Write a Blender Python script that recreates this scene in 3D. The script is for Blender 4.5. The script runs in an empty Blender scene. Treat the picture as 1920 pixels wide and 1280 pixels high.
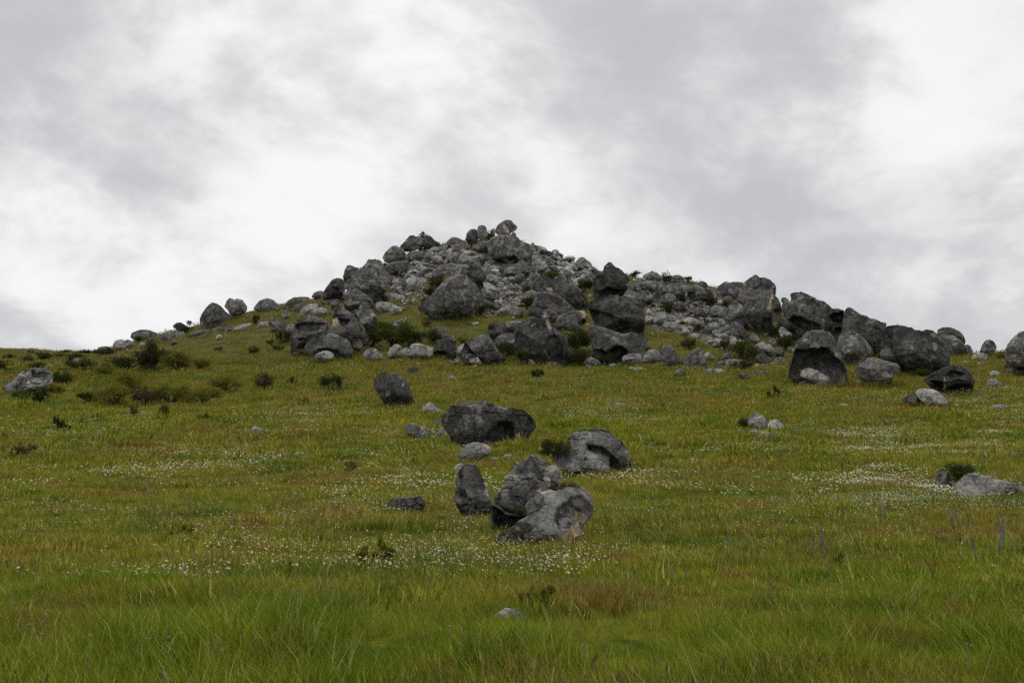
import bpy, math, random
import numpy as np
from mathutils import Vector

# ------------------------------------------------------------------ camera, sky, sun, exposure
scene = bpy.context.scene
COL = scene.collection
W0, H0 = 1920.0, 1280.0
FOC = W0 * 35.0 / 36.0                      # focal length in photo pixels (35 mm lens)
HORIZON = 900.0                             # eye level in photo pixels
PITCH = math.atan((HORIZON - H0 / 2) / FOC)
EYE = 1.62

cam_data = bpy.data.cameras.new('camera')
cam_data.lens = 35.0
cam_data.sensor_width = 36.0
cam_data.clip_start = 0.1
cam_data.clip_end = 20000.0
cam = bpy.data.objects.new('camera', cam_data)
COL.objects.link(cam)
cam.location = (0, 0, EYE)
cam.rotation_euler = (math.pi / 2 + PITCH, 0, 0)
scene.camera = cam

scene.view_settings.view_transform = 'Standard'
scene.view_settings.look = 'None'
scene.view_settings.exposure = 0.25
scene.view_settings.gamma = 1.0
scene.view_settings.use_curve_mapping = False
scene.render.engine = 'CYCLES'
scene.cycles.use_denoising = False           # fine blades and stone grain stay crisp
scene.cycles.max_bounces = 3
scene.cycles.diffuse_bounces = 1
scene.cycles.transparent_max_bounces = 6
scene.cycles.sample_clamp_indirect = 4.0


def ray(px, py):
    """photo pixel -> slopes (dx, dz) per metre forward"""
    px = np.asarray(px, float); py = np.asarray(py, float)
    u = (px - W0 / 2) / FOC
    v = (H0 / 2 - py) / FOC
    yc = math.cos(PITCH) - v * math.sin(PITCH)
    zc = math.sin(PITCH) + v * math.cos(PITCH)
    return u / yc, zc / yc


SUN_EL, SUN_AZ = math.radians(56), math.radians(-14)      # behind the bright cloud above the hill
sun_data = bpy.data.lights.new('sun', 'SUN')
sun_data.energy = 1.5
sun_data.angle = math.radians(14)
sun_data.color = (1.0, 0.97, 0.92)
sun = bpy.data.objects.new('sun', sun_data)
COL.objects.link(sun)
sdir = Vector((math.sin(SUN_AZ) * math.cos(SUN_EL), math.cos(SUN_AZ) * math.cos(SUN_EL), math.sin(SUN_EL)))
sun.rotation_euler = sdir.to_track_quat('Z', 'Y').to_euler()
sun.location = (0, 0, 300)


class NT:
    """small helper for building node trees"""
    def __init__(self, tree):
        self.t = tree; self.n = tree.nodes; self.l = tree.links

    def node(self, kind, ins=None, **props):
        nd = self.n.new(kind)
        for k, v in props.items():
            setattr(nd, k, v)
        for k, v in (ins or {}).items():
            self.set(nd.inputs[k], v)
        return nd

    def set(self, sock, v):
        if isinstance(v, bpy.types.NodeSocket):
            self.l.new(v, sock)
        elif isinstance(v, bpy.types.Node):
            self.l.new(v.outputs[0], sock)
        else:
            sock.default_value = v

    def math(self, op, a, b=None, c=None, clamp=False):
        nd = self.n.new('ShaderNodeMath'); nd.operation = op; nd.use_clamp = clamp
        for i, v in enumerate((a, b, c)):
            if v is not None:
                self.set(nd.inputs[i], v)
        return nd.outputs[0]

    def vmath(self, op, a, b=None):
        nd = self.n.new('ShaderNodeVectorMath'); nd.operation = op
        for i, v in enumerate((a, b)):
            if v is not None:
                self.set(nd.inputs[i], v)
        return nd.outputs[1] if op in ('LENGTH', 'DOT_PRODUCT', 'DISTANCE') else nd.outputs[0]

    def mix(self, fac, a, b, mode='MIX'):
        nd = self.n.new('ShaderNodeMix'); nd.data_type = 'RGBA'; nd.blend_type = mode
        self.set(nd.inputs[0], fac)
        for i, v in ((6, a), (7, b)):
            if isinstance(v, (tuple, list)) and len(v) == 3:
                v = (*v, 1)
            self.set(nd.inputs[i], v)
        return nd.outputs[2]

    def smooth(self, x, a, b, lo=0.0, hi=1.0):
        nd = self.n.new('ShaderNodeMapRange'); nd.interpolation_type = 'SMOOTHSTEP'
        self.set(nd.inputs[0], x)
        for i, v in ((1, a), (2, b), (3, lo), (4, hi)):
            self.set(nd.inputs[i], v)
        return nd.outputs[0]

    def noise(self, vec, scale, detail=5.0, rough=0.55, dist=0.0, lac=2.0):
        nd = self.n.new('ShaderNodeTexNoise')
        self.set(nd.inputs['Vector'], vec)
        for k, v in (('Scale', scale), ('Detail', detail), ('Roughness', rough), ('Distortion', dist), ('Lacunarity', lac)):
            nd.inputs[k].default_value = v
        return nd.outputs[0]


def build_world():
    w = bpy.data.worlds.new('World'); scene.world = w; w.use_nodes = True
    w.node_tree.nodes.clear()
    w.cycles.sampling_method = 'NONE'               # an almost even overcast: no importance map needed
    T = NT(w.node_tree)
    out = T.node('ShaderNodeOutputWorld')
    sky = T.node('ShaderNodeTexSky', sky_type='NISHITA', sun_disc=False, sun_elevation=SUN_EL,
                 sun_rotation=SUN_AZ, altitude=700.0, air_density=1.0, dust_density=2.0)
    co = T.node('ShaderNodeTexCoord').outputs['Generated']
    sep = T.node('ShaderNodeSeparateXYZ', {0: co})
    # cloud layer seen in perspective: direction / (height + c), the layer arches over the whole dome
    zz = T.math('ADD', T.math('MAXIMUM', sep.outputs[2], 0.0), 0.42)
    p = T.vmath('DIVIDE', co, T.node('ShaderNodeCombineXYZ', {0: zz, 1: zz, 2: zz}).outputs[0])
    warp = T.node('ShaderNodeTexNoise', {'Vector': p, 'Scale': 1.6, 'Detail': 3.0})
    p2 = T.vmath('ADD', p, T.vmath('MULTIPLY', warp.outputs['Color'], (0.42, 0.42, 0.42)))
    n1 = T.noise(p2, 1.7, 5.0, 0.50)
    lump = T.vmath('ADD', T.vmath('MULTIPLY', co, (1.0, 1.0, 1.7)), T.vmath('MULTIPLY', warp.outputs['Color'], (0.16, 0.16, 0.16)))
    n2 = T.noise(lump, 6.0, 8.0, 0.60)
    dens = T.math('ADD', T.math('MULTIPLY', n1, 0.75), T.math('MULTIPLY', n2, 0.80))   # ~0.65 mean
    val = T.smooth(dens, 0.58, 0.97, 0.44, -0.44)      # thin cloud bright, thick cloud dark
    # the larger masses of this sky: (photo x, y, half width, half height, brightness change)
    blobs = [(640, 60, 330, 170, 0.78), (880, 250, 260, 230, 0.50), (600, 360, 260, 120, 0.34), (640, 470, 260, 110, 0.36),
             (120, 130, 330, 190, -0.50), (430, 200, 220, 130, -0.26), (1250, 110, 300, 170, -0.42),
             (1080, 320, 220, 120, -0.24), (1400, 360, 330, 130, -0.42), (1580, 450, 350, 120, -0.48),
             (1840, 210, 210, 160, 0.16), (1480, 190, 180, 130, 0.12), (40, 345, 190, 90, 0.62), (90, 500, 330, 170, 0.22),
             (1850, 620, 200, 120, 0.06), (700, 215, 90, 60, -0.22)]
    acc = val
    for bx, by, rx, ry, amt in blobs:
        dx, dz = ray(bx, by)
        d = Vector((float(dx), 1.0, float(dz))).normalized()
        dif = T.vmath('SUBTRACT', T.vmath('ADD', co, T.vmath('MULTIPLY', T.vmath('SUBTRACT', warp.outputs['Color'], (0.5, 0.5, 0.5)), (0.26, 0.0, 0.20))), d)
        sx, sz = FOC / rx, FOC / ry
        ln = T.vmath('LENGTH', T.vmath('MULTIPLY', dif, (sx, 0.5 * (sx + sz), sz)))
        acc = T.math('ADD', acc, T.smooth(ln, 0.0, 1.45, amt * 0.66, 0.0))
    lum = T.smooth(acc, -0.62, 0.62, 0.0, 1.0)
    ramp = T.node('ShaderNodeValToRGB', {0: lum})
    e = ramp.color_ramp.elements
    e[0].position = 0.0; e[0].color = (0.455, 0.46, 0.475, 1)
    e[1].position = 1.0; e[1].color = (0.80, 0.80, 0.797, 1)
    for pos, c in ((0.25, (0.51, 0.515, 0.528, 1)), (0.5, (0.585, 0.588, 0.597, 1)), (0.75, (0.685, 0.685, 0.688, 1))):
        el = e.new(pos); el.color = c
    bg_sky = T.node('ShaderNodeBackground', {'Color': sky.outputs[0], 'Strength': 0.09})
    bg_cloud = T.node('ShaderNodeBackground', {'Color': ramp.outputs[0], 'Strength': 1.0})
    cover = T.smooth(n1, 0.22, 0.40, 0.90, 0.985)      # a closed, slightly uneven overcast
    mx = T.node('ShaderNodeMixShader', {0: cover, 1: bg_sky.outputs[0], 2: bg_cloud.outputs[0]})
    T.l.new(mx.outputs[0], out.inputs['Surface'])


build_world()

# ------------------------------------------------------------------ helpers: noise, meshes, tags
rng = np.random.default_rng(7)
random.seed(7)


def _hash(ix, iy, iz, seed):
    h = (ix * 374761393 + iy * 668265263 + iz * 2147483647 + seed * 144269) & 0xffffffff
    h = ((h ^ (h >> 13)) * 1274126177) & 0xffffffff
    h = ((h ^ (h >> 16)) * 2246822519) & 0xffffffff
    return ((h ^ (h >> 15)) & 0xffffff) / float(0xffffff)


def vnoise(p, seed=0):
    """value noise in -1..1 at points p (N,3)"""
    i = np.floor(p).astype(np.int64); f = p - i
    u = f * f * f * (f * (f * 6 - 15) + 10)
    x, y, z = i[:, 0], i[:, 1], i[:, 2]
    ux, uy, uz = u[:, 0], u[:, 1], u[:, 2]
    def L(a, b, t): return a + (b - a) * t
    c00 = L(_hash(x, y, z, seed), _hash(x + 1, y, z, seed), ux)
    c10 = L(_hash(x, y + 1, z, seed), _hash(x + 1, y + 1, z, seed), ux)
    c01 = L(_hash(x, y, z + 1, seed), _hash(x + 1, y, z + 1, seed), ux)
    c11 = L(_hash(x, y + 1, z + 1, seed), _hash(x + 1, y + 1, z + 1, seed), ux)
    return L(L(c00, c10, uy), L(c01, c11, uy), uz) * 2 - 1


def fbm(p, octaves=4, seed=0, gain=0.5):
    s = np.zeros(len(p)); a = 1.0
    for k in range(octaves):
        s += a * vnoise(p * (2.03 ** k) + 17.3 * k, seed + k); a *= gain
    return s


def sstep(a, b, x):
    t = np.clip((x - a) / (b - a), 0, 1)
    return t * t * (3 - 2 * t)


def mesh_from(verts, quads=None, tris=None, smooth=True, name='mesh'):
    """fast mesh from numpy arrays"""
    me = bpy.data.meshes.new(name)
    verts = np.asarray(verts, np.float32)
    nq = 0 if quads is None else len(quads)
    nt = 0 if tris is None else len(tris)
    loops = []
    if nq: loops.append(np.asarray(quads, np.int32).ravel())
    if nt: loops.append(np.asarray(tris, np.int32).ravel())
    loops = np.concatenate(loops) if loops else np.zeros(0, np.int32)
    me.vertices.add(len(verts)); me.vertices.foreach_set('co', verts.ravel())
    if len(loops):
        me.loops.add(len(loops)); me.loops.foreach_set('vertex_index', loops)
        me.polygons.add(nq + nt)
        st = np.concatenate([np.arange(nq) * 4, nq * 4 + np.arange(nt) * 3]).astype(np.int32)
        me.polygons.foreach_set('loop_start', st)
        me.polygons.foreach_set('use_smooth', np.full(nq + nt, smooth))
    me.update(calc_edges=True)
    return me


def fattr(me, name, data):
    a = me.attributes.new(name, 'FLOAT', 'POINT')
    a.data.foreach_set('value', np.asarray(data, np.float32))


def link(name, me, mat=None, parent=None, loc=None):
    o = bpy.data.objects.new(name, me)
    COL.objects.link(o)
    if mat is not None and me is not None and not me.materials:
        me.materials.append(mat)
    if parent is not None: o.parent = parent
    if loc is not None: o.location = loc
    return o


def tag(o, label=None, cat=None, group=None, kind=None):
    if label: o['label'] = label
    if cat: o['category'] = cat
    if group: o['group'] = group
    if kind: o['kind'] = kind
    return o


# ------------------------------------------------------------------ terrain
_prof = [(1280, 7.9), (1160, 11.8), (1040, 19.0), (1015, 22.0), (960, 28.0), (900, 38.0), (830, 55.0), (760, 75.0), (690, 105.0), (655, 125.0)]
_py = np.array([-40.0, 0.0] + [a[1] for a in _prof])
_pz = np.array([-0.35, 0.0] + [EYE + float(ray(960, a[0])[1]) * a[1] for a in _prof])
_fy = np.linspace(-40, 125, 1400)
_fz = np.interp(_fy, _py, _pz)
_k = np.hanning(81); _k /= _k.sum()
_fz = np.convolve(np.pad(_fz, 40, mode='reflect', reflect_type='odd'), _k, mode='valid')

_sky = [(-700, 655, 240), (-200, 650, 240), (0, 652, 240), (100, 658, 225), (180, 662, 205), (250, 640, 180), (340, 616, 166),
        (400, 601, 163), (460, 585, 164), (550, 568, 166), (600, 557, 168), (650, 552, 172), (700, 520, 176), (740, 494, 180),
        (800, 462, 185), (830, 457, 187), (850, 453, 188), (900, 449, 190), (950, 446, 190), (1000, 457, 190), (1050, 482, 189), (1100, 497, 187),
        (1150, 515, 185), (1200, 517, 182), (1250, 521, 180), (1300, 529, 176), (1350, 545, 172), (1400, 564, 168), (1450, 577, 163),
        (1500, 590, 158), (1550, 603, 153), (1600, 616, 148), (1650, 630, 144), (1700, 644, 141), (1750, 656, 139), (1800, 661, 138),
        (1850, 665, 137), (1920, 668, 136), (2100, 676, 136), (2700, 700, 136)]
_su = np.array([float(ray(a, b)[0]) for a, b, c in _sky])
_sz = np.array([float(ray(a, b)[1]) for a, b, c in _sky])
_sr = np.array([c for a, b, c in _sky], float)
_uu = np.linspace(-1.0, 1.0, 1200)
_k2 = np.hanning(17); _k2 /= _k2.sum()
def _sm(v): return np.convolve(np.pad(np.interp(_uu, _su, v), 8, mode='edge'), _k2, mode='valid')
_ssz, _ssr = _sm(_sz), _sm(_sr)
YB = 105.0
DZB = float(ray(960, 690)[1])


def ground(X, Y):
    X = np.asarray(X, float); Y = np.asarray(Y, float)
    X, Y = np.broadcast_arrays(X, Y)
    shp = X.shape; X = X.ravel(); Y = Y.ravel()
    near = np.interp(Y, _fy, _fz)
    near = np.where(Y < -40, _fz[0] + (Y + 40) * 0.02, near)
    Ys = np.maximum(Y, 60.0)
    u = np.clip(X / Ys, -0.99, 0.99)
    dzs = np.interp(u, _uu, _ssz); yr = np.interp(u, _uu, _ssr)
    s = np.clip((Y - YB) / (yr - YB), 0, 1)
    hill = EYE + (DZB + (dzs - DZB) * s) * np.minimum(Y, yr)
    over = np.maximum(Y - yr, 0)
    hill = hill - 0.30 * over * np.clip(over / 12.0, 0, 1) + 0.06 * over * np.exp(-over / 8.0)
    w = sstep(YB - 12, YB + 8, Y)
    z = near * (1 - w) + hill * w
    z = np.maximum(z, -25.0 - 0 * z) if False else np.where(Y > yr + 30, np.maximum(z, -30.0), z)
    P = np.stack([X, Y, np.zeros_like(X)], 1)
    rough = np.interp(Y, [-50, 5, 25, 60, 110, 150], [0.06, 0.07, 0.15, 0.28, 0.5, 0.65])
    b = rough * (0.55 * vnoise(P * 0.09 + 3.1, 31) + 0.40 * vnoise(P * 0.27 + 9.7, 32))
    b += np.minimum(rough, 0.25) * 0.45 * vnoise(P * np.array([0.6, 1.0, 0.0]), 33) + 0.035 * vnoise(P * 1.9, 34)
    fade = np.clip((600 - Y) / 200, 0, 1)
    return (z + b * fade).reshape(shp)


_march = np.concatenate([np.arange(3, 40, 0.08), np.arange(40, 260, 0.25)])


def hit(px, py):
    """distance (world Y) at which the sight line through a photo pixel meets the ground"""
    dx, dz = ray(px, py)
    h = EYE + dz * _march - ground(dx * _march, _march)
    i = np.argmax(h < 0)
    if h[i] >= 0:
        j = int(np.argmin(h)); return float(_march[j])
    if i == 0: return float(_march[0])
    a, b = h[i - 1], h[i]
    return float(_march[i - 1] + (_march[i] - _march[i - 1]) * a / (a - b))


def at(px, py, Y=None):
    dx, dz = ray(px, py)
    if Y is None: Y = hit(px, py)
    return Vector((float(dx) * Y, Y, EYE + float(dz) * Y))

# ------------------------------------------------------------------ materials
def principled(name, rough=0.9, spec=0.15):
    m = bpy.data.materials.new(name); m.use_nodes = True
    T = NT(m.node_tree)
    b = T.n['Principled BSDF']
    b.inputs['Roughness'].default_value = rough
    b.inputs['Specular IOR Level'].default_value = spec
    return m, T, b


def rock_material(name, dark, mid, light, bias):
    """weathered limestone: lichen-darkened skin, paler worn areas, white lichen spots, fresh tan stone where marked"""
    m, T, b = principled(name, 0.92, 0.12)
    co = T.node('ShaderNodeTexCoord').outputs['Object']
    rnd = T.node('ShaderNodeObjectInfo').outputs['Random']
    off = T.math('MULTIPLY', rnd, 173.0)
    p = T.vmath('ADD', co, T.node('ShaderNodeCombineXYZ', {0: off, 1: T.math('MULTIPLY', rnd, 71.0), 2: off}).outputs[0])
    big = T.noise(p, 0.5, 5.0, 0.62, 0.6)
    midn = T.noise(T.vmath('MULTIPLY', p, (1.0, 1.0, 0.8)), 2.0, 6.0, 0.70, 0.3)
    streak = T.noise(T.vmath('MULTIPLY', p, (1.6, 1.6, 0.28)), 1.3, 4.0, 0.62, 0.4)
    fine = T.noise(p, 9.0, 5.0, 0.72)
    mid_lo, mid_hi = tuple(c * 0.72 for c in mid), tuple(c * 1.22 for c in mid)
    col = T.mix(T.smooth(fine, 0.30, 0.70), mid_lo, mid_hi)
    shift = T.math('ADD', T.math('MULTIPLY', T.math('SUBTRACT', rnd, 0.5), 0.10), bias)
    dk = T.math('SUBTRACT', T.math('ADD', T.math('MULTIPLY', big, 0.45), T.math('ADD', T.math('MULTIPLY', midn, 0.35), T.math('MULTIPLY', fine, 0.20))), shift)
    col = T.mix(T.smooth(dk, 0.485, 0.575, 0.0, 0.88), col, dark)                      # black lichen crust
    lt = T.noise(T.vmath('ADD', p, (31.0, 7.0, 3.0)), 0.9, 7.0, 0.68, 0.3)
    lt = T.math('ADD', T.math('ADD', T.math('MULTIPLY', lt, 0.78), T.math('MULTIPLY', fine, 0.22)), shift)
    col = T.mix(T.smooth(lt, 0.535, 0.60, 0.0, 0.80), col, light)                      # worn, paler stone
    col = T.mix(T.smooth(streak, 0.56, 0.66, 0.0, 0.6), col, tuple(c * 0.8 for c in dark))   # water streaks
    # white and pale grey-green lichen
    lich = T.noise(p, 2.6, 5.0, 0.75, 0.2)
    lm = T.smooth(T.math('ADD', lich, T.math('MULTIPLY', T.math('SUBTRACT', fine, 0.5), 0.35)), 0.665, 0.70)
    col = T.mix(T.math('MULTIPLY', lm, 0.8), col, (0.36, 0.36, 0.32))
    # warm tint in places
    warm = T.smooth(T.noise(p, 0.9, 5.0, 0.6), 0.58, 0.72, 0.0, 0.35)
    col = T.mix(warm, col, T.mix(1.0, col, (1.12, 1.0, 0.82), 'MULTIPLY'))
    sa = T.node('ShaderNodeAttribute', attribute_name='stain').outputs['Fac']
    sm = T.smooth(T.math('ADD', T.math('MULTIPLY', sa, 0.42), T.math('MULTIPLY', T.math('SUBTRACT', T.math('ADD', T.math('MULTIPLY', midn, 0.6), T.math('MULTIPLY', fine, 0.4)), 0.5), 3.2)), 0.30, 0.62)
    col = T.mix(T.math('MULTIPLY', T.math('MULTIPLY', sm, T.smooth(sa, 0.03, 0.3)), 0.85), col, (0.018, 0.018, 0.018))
    ta = T.node('ShaderNodeAttribute', attribute_name='tan').outputs['Fac']
    tm = T.smooth(T.math('ADD', ta, T.math('MULTIPLY', T.math('SUBTRACT', midn, 0.5), 1.0)), 0.38, 0.72)
    tm = T.math('MULTIPLY', tm, T.smooth(ta, 0.03, 0.3))
    tc = T.mix(T.smooth(T.noise(p, 3.0, 5.0, 0.7), 0.3, 0.7), (0.30, 0.215, 0.130), (0.70, 0.575, 0.42))
    col = T.mix(tm, col, tc)
    pa = T.node('ShaderNodeAttribute', attribute_name='pale').outputs['Fac']
    pm = T.smooth(T.math('ADD', T.math('MULTIPLY', pa, 0.8), T.math('MULTIPLY', T.math('SUBTRACT', midn, 0.5), 2.6)), 0.45, 0.75)
    pm = T.math('MULTIPLY', pm, T.smooth(pa, 0.05, 0.4))
    col = T.mix(T.math('MULTIPLY', pm, 0.7), col, (0.42, 0.41, 0.37))
    T.l.new(col, b.inputs['Base Color'])
    bn = T.noise(p, 2.2, 7.0, 0.72)
    vor = T.node('ShaderNodeTexVoronoi', {'Vector': p, 'Scale': 4.5}, feature='F1')
    crk = T.node('ShaderNodeTexVoronoi', {'Vector': T.vmath('ADD', p, T.vmath('MULTIPLY', T.node('ShaderNodeTexNoise', {'Vector': p, 'Scale': 1.5}).outputs['Color'], (0.9, 0.9, 0.9))), 'Scale': 0.75}, feature='DISTANCE_TO_EDGE')
    hgt = T.math('ADD', T.math('ADD', bn, T.math('MULTIPLY', vor.outputs[0], 0.22)), T.smooth(crk.outputs[0], 0.0, 0.05, -0.5, 0.0))
    bmp = T.node('ShaderNodeBump', {'Strength': 1.0, 'Distance': 0.22, 'Height': hgt})
    T.l.new(bmp.outputs[0], b.inputs['Normal'])
    return m


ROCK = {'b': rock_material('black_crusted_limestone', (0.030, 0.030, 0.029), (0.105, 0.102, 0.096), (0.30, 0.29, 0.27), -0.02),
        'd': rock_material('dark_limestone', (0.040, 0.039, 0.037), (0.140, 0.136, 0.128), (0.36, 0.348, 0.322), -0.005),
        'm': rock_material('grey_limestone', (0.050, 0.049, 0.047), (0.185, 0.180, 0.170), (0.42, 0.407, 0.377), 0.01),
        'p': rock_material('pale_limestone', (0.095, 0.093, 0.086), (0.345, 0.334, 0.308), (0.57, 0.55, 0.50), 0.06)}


def meadow_colour(T):
    """patches of green, olive, russet and straw that both the turf and the grass blades share (world position)"""
    pos = T.node('ShaderNodeNewGeometry').outputs['Position']
    p = T.vmath('MULTIPLY', pos, (0.80, 0.95, 0.0))
    a = T.noise(p, 0.16, 6.0, 0.62, 0.5)
    b_ = T.noise(T.vmath('ADD', p, (40.0, 11.0, 0.0)), 0.42, 6.0, 0.65, 0.6)
    c = T.noise(T.vmath('ADD', p, (7.0, 90.0, 0.0)), 1.7, 5.0, 0.65)
    col = T.mix(T.smooth(a, 0.36, 0.62), (0.090, 0.115, 0.012), (0.150, 0.140, 0.024))
    col = T.mix(T.smooth(b_, 0.53, 0.70, 0.0, 0.8), col, (0.150, 0.096, 0.030))
    col = T.mix(T.smooth(c, 0.52, 0.72, 0.0, 0.6), col, (0.066, 0.078, 0.012))
    col = T.mix(T.smooth(c, 0.46, 0.30, 0.0, 0.5), col, (0.170, 0.150, 0.040))
    sy = T.node('ShaderNodeSeparateXYZ', {0: pos}).outputs[1]
    # lusher, greener growth on the flat in front; drier turf on the hillside
    f1 = T.noise(T.vmath('ADD', p, (3.0, 5.0, 0.0)), 0.85, 4.0, 0.6, 0.4)
    near = T.mix(T.smooth(f1, 0.38, 0.60), (0.050, 0.096, 0.006), (0.160, 0.182, 0.018))
    near = T.mix(T.smooth(b_, 0.55, 0.70, 0.0, 0.65), near, (0.165, 0.118, 0.036))
    col = T.mix(T.smooth(sy, 9.0, 24.0, 0.75, 0.0), col, near)
    col = T.mix(T.smooth(sy, 70.0, 150.0, 0.0, 0.6), col, T.mix(T.smooth(b_, 0.40, 0.62), (0.128, 0.128, 0.030), (0.160, 0.136, 0.048)))
    d_ = T.noise(T.vmath('ADD', p, (70.0, 33.0, 0.0)), 0.30, 6.0, 0.66, 0.8)
    col = T.mix(T.smooth(d_, 0.52, 0.64, 0.0, 0.9), col, (0.046, 0.082, 0.008))       # darker, greener hollows
    col = T.mix(T.smooth(d_, 0.45, 0.37, 0.0, 0.75), col, (0.140, 0.086, 0.026))       # rusty sorrel patches
    k = T.node('ShaderNodeCombineXYZ', {0: T.smooth(sy, 60.0, 130.0, 1.50, 1.08), 1: T.smooth(sy, 60.0, 130.0, 1.46, 1.04), 2: 1.05}).outputs[0]
    col = T.mix(1.0, col, k, 'MULTIPLY')
    return col, c


m_turf, T, b = principled('turf', 0.95, 0.05)
col, cn = meadow_colour(T)
pos = T.node('ShaderNodeNewGeometry').outputs['Position']
fn = T.noise(pos, 5.0, 8.0, 0.7)
col = T.mix(T.smooth(fn, 0.35, 0.68), T.mix(1.0, col, (0.50, 0.50, 0.50), 'MULTIPLY'), col)
sc = T.node('ShaderNodeAttribute', attribute_name='scree').outputs['Fac']
gv = T.node('ShaderNodeTexVoronoi', {'Vector': pos, 'Scale': 2.2}, feature='F1')
gcol = T.mix(T.smooth(gv.outputs[0], 0.15, 0.55), (0.34, 0.33, 0.30), (0.07, 0.065, 0.05))
col = T.mix(T.smooth(T.math('ADD', sc, T.math('MULTIPLY', T.math('SUBTRACT', T.noise(pos, 0.5, 5.0, 0.65), 0.5), 1.6)), 0.35, 0.75, 0.0, 0.9), col, gcol)
T.l.new(col, b.inputs['Base Color'])
T.l.new(T.node('ShaderNodeBump', {'Strength': 0.9, 'Distance': 0.25, 'Height': fn}).outputs[0], b.inputs['Normal'])


def grass_material(name, tint, tintfac, gain=1.0):
    m, T, b = principled(name, 0.85, 0.03)
    col, _ = meadow_colour(T)
    rnd = T.node('ShaderNodeObjectInfo').outputs['Random']
    col = T.mix(tintfac, col, tint)
    bv = T.node('ShaderNodeAttribute', attribute_name='bv').outputs['Fac']        # every blade its own tone
    col = T.mix(T.smooth(bv, 0.80, 0.95, 0.0, 0.75), col, (0.26, 0.215, 0.085))
    g = T.math('MULTIPLY', T.math('MULTIPLY', T.math('ADD', 0.70, T.math('MULTIPLY', rnd, 0.6)), T.math('ADD', 0.55, T.math('MULTIPLY', bv, 0.9))), gain)
    col = T.mix(1.0, col, T.node('ShaderNodeCombineXYZ', {0: g, 1: g, 2: g}).outputs[0], 'MULTIPLY')
    T.l.new(col, b.inputs['Base Color'])
    tr = T.node('ShaderNodeBsdfTranslucent', {'Color': col})
    mx = T.node('ShaderNodeMixShader', {0: 0.38, 1: b.outputs[0], 2: tr.outputs[0]})
    T.l.new(mx.outputs[0], T.n['Material Output'].inputs['Surface'])
    return m


M_GRASS = grass_material('meadow_blades', (0.110, 0.130, 0.010), 0.25, 1.5)
M_LUSH = grass_material('lush_blades', (0.080, 0.140, 0.010), 0.45, 1.4)
M_DRY = grass_material('dry_blades', (0.21, 0.135, 0.050), 0.55, 1.25)
M_SEED = grass_material('seed_heads', (0.27, 0.185, 0.10), 0.75, 1.1)


def plain(name, colour, rough=0.7, trans=0.0, var=0.0):
    m, T, b = principled(name, rough, 0.06)
    co = T.node('ShaderNodeTexCoord').outputs['Object']
    rnd = T.node('ShaderNodeObjectInfo').outputs['Random']
    n = T.noise(co, 6.0, 4.0, 0.6)
    g = T.math('ADD', 1.0 - var, T.math('MULTIPLY', T.math('ADD', n, rnd), var))
    col = T.mix(1.0, (*colour, 1), T.node('ShaderNodeCombineXYZ', {0: g, 1: g, 2: g}).outputs[0], 'MULTIPLY')
    T.l.new(col, b.inputs['Base Color'])
    if trans:
        tr = T.node('ShaderNodeBsdfTranslucent', {'Color': col})
        mx = T.node('ShaderNodeMixShader', {0: trans, 1: b.outputs[0], 2: tr.outputs[0]})
        T.l.new(mx.outputs[0], T.n['Material Output'].inputs['Surface'])
    return m


M_PETAL = plain('white_petals', (0.66, 0.61, 0.46), 0.7, 0.25, 0.08)
M_CLOVER = plain('pink_clover', (0.34, 0.18, 0.27), 0.7, 0.2, 0.2)
M_BLUE = plain('blue_florets', (0.20, 0.20, 0.32), 0.7, 0.2, 0.25)
M_STALK = plain('green_stalk', (0.10, 0.15, 0.04), 0.7, 0.0, 0.2)
M_TWIG = plain('grey_brown_wood', (0.075, 0.058, 0.045), 0.9, 0.0, 0.3)
M_LEAF = {'dark': plain('dark_shrub_leaves', (0.050, 0.060, 0.018), 0.7, 0.2, 0.35),
          'green': plain('green_shrub_leaves', (0.066, 0.090, 0.016), 0.7, 0.25, 0.35),
          'yellow': plain('yellow_green_leaves', (0.165, 0.160, 0.026), 0.7, 0.25, 0.3),
          'brown': plain('brown_shrub_leaves', (0.110, 0.082, 0.038), 0.8, 0.15, 0.35)}

def poly_sd(P, poly):
    """signed distance (positive inside) from points P (N,2) to a closed polygon"""
    A = poly; B = np.roll(poly, -1, 0)
    d = B - A
    ap = P[:, None, :] - A[None]
    t = np.clip((ap * d[None]).sum(-1) / np.maximum((d * d).sum(-1)[None], 1e-9), 0, 1)
    dist = np.sqrt((((ap - t[..., None] * d[None]) ** 2).sum(-1)).min(1))
    y = P[:, 1][:, None]; x = P[:, 0][:, None]
    cond = (A[None, :, 1] > y) != (B[None, :, 1] > y)
    xi = A[None, :, 0] + (y - A[None, :, 1]) * d[None, :, 0] / np.where(np.abs(d[None, :, 1]) < 1e-9, 1e-9, d[None, :, 1])
    inside = (cond & (x < xi)).sum(1) % 2 == 1
    return np.where(inside, dist, -dist)



SCREE = [[(770, 470), (860, 452), (910, 462), (1000, 452), (1060, 478), (1135, 502), (1105, 545), (1040, 532), (985, 525), (960, 560), (925, 570), (900, 505), (830, 515), (800, 535), (770, 560), (735, 565), (735, 500)],
         [(1205, 570), (1260, 578), (1330, 588), (1375, 615), (1385, 665), (1340, 652), (1290, 630), (1215, 614)],
         [(1185, 515), (1340, 542), (1385, 585), (1330, 602), (1205, 572)], [(905, 545), (980, 505), (992, 555), (965, 592), (905, 592)]]


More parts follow.
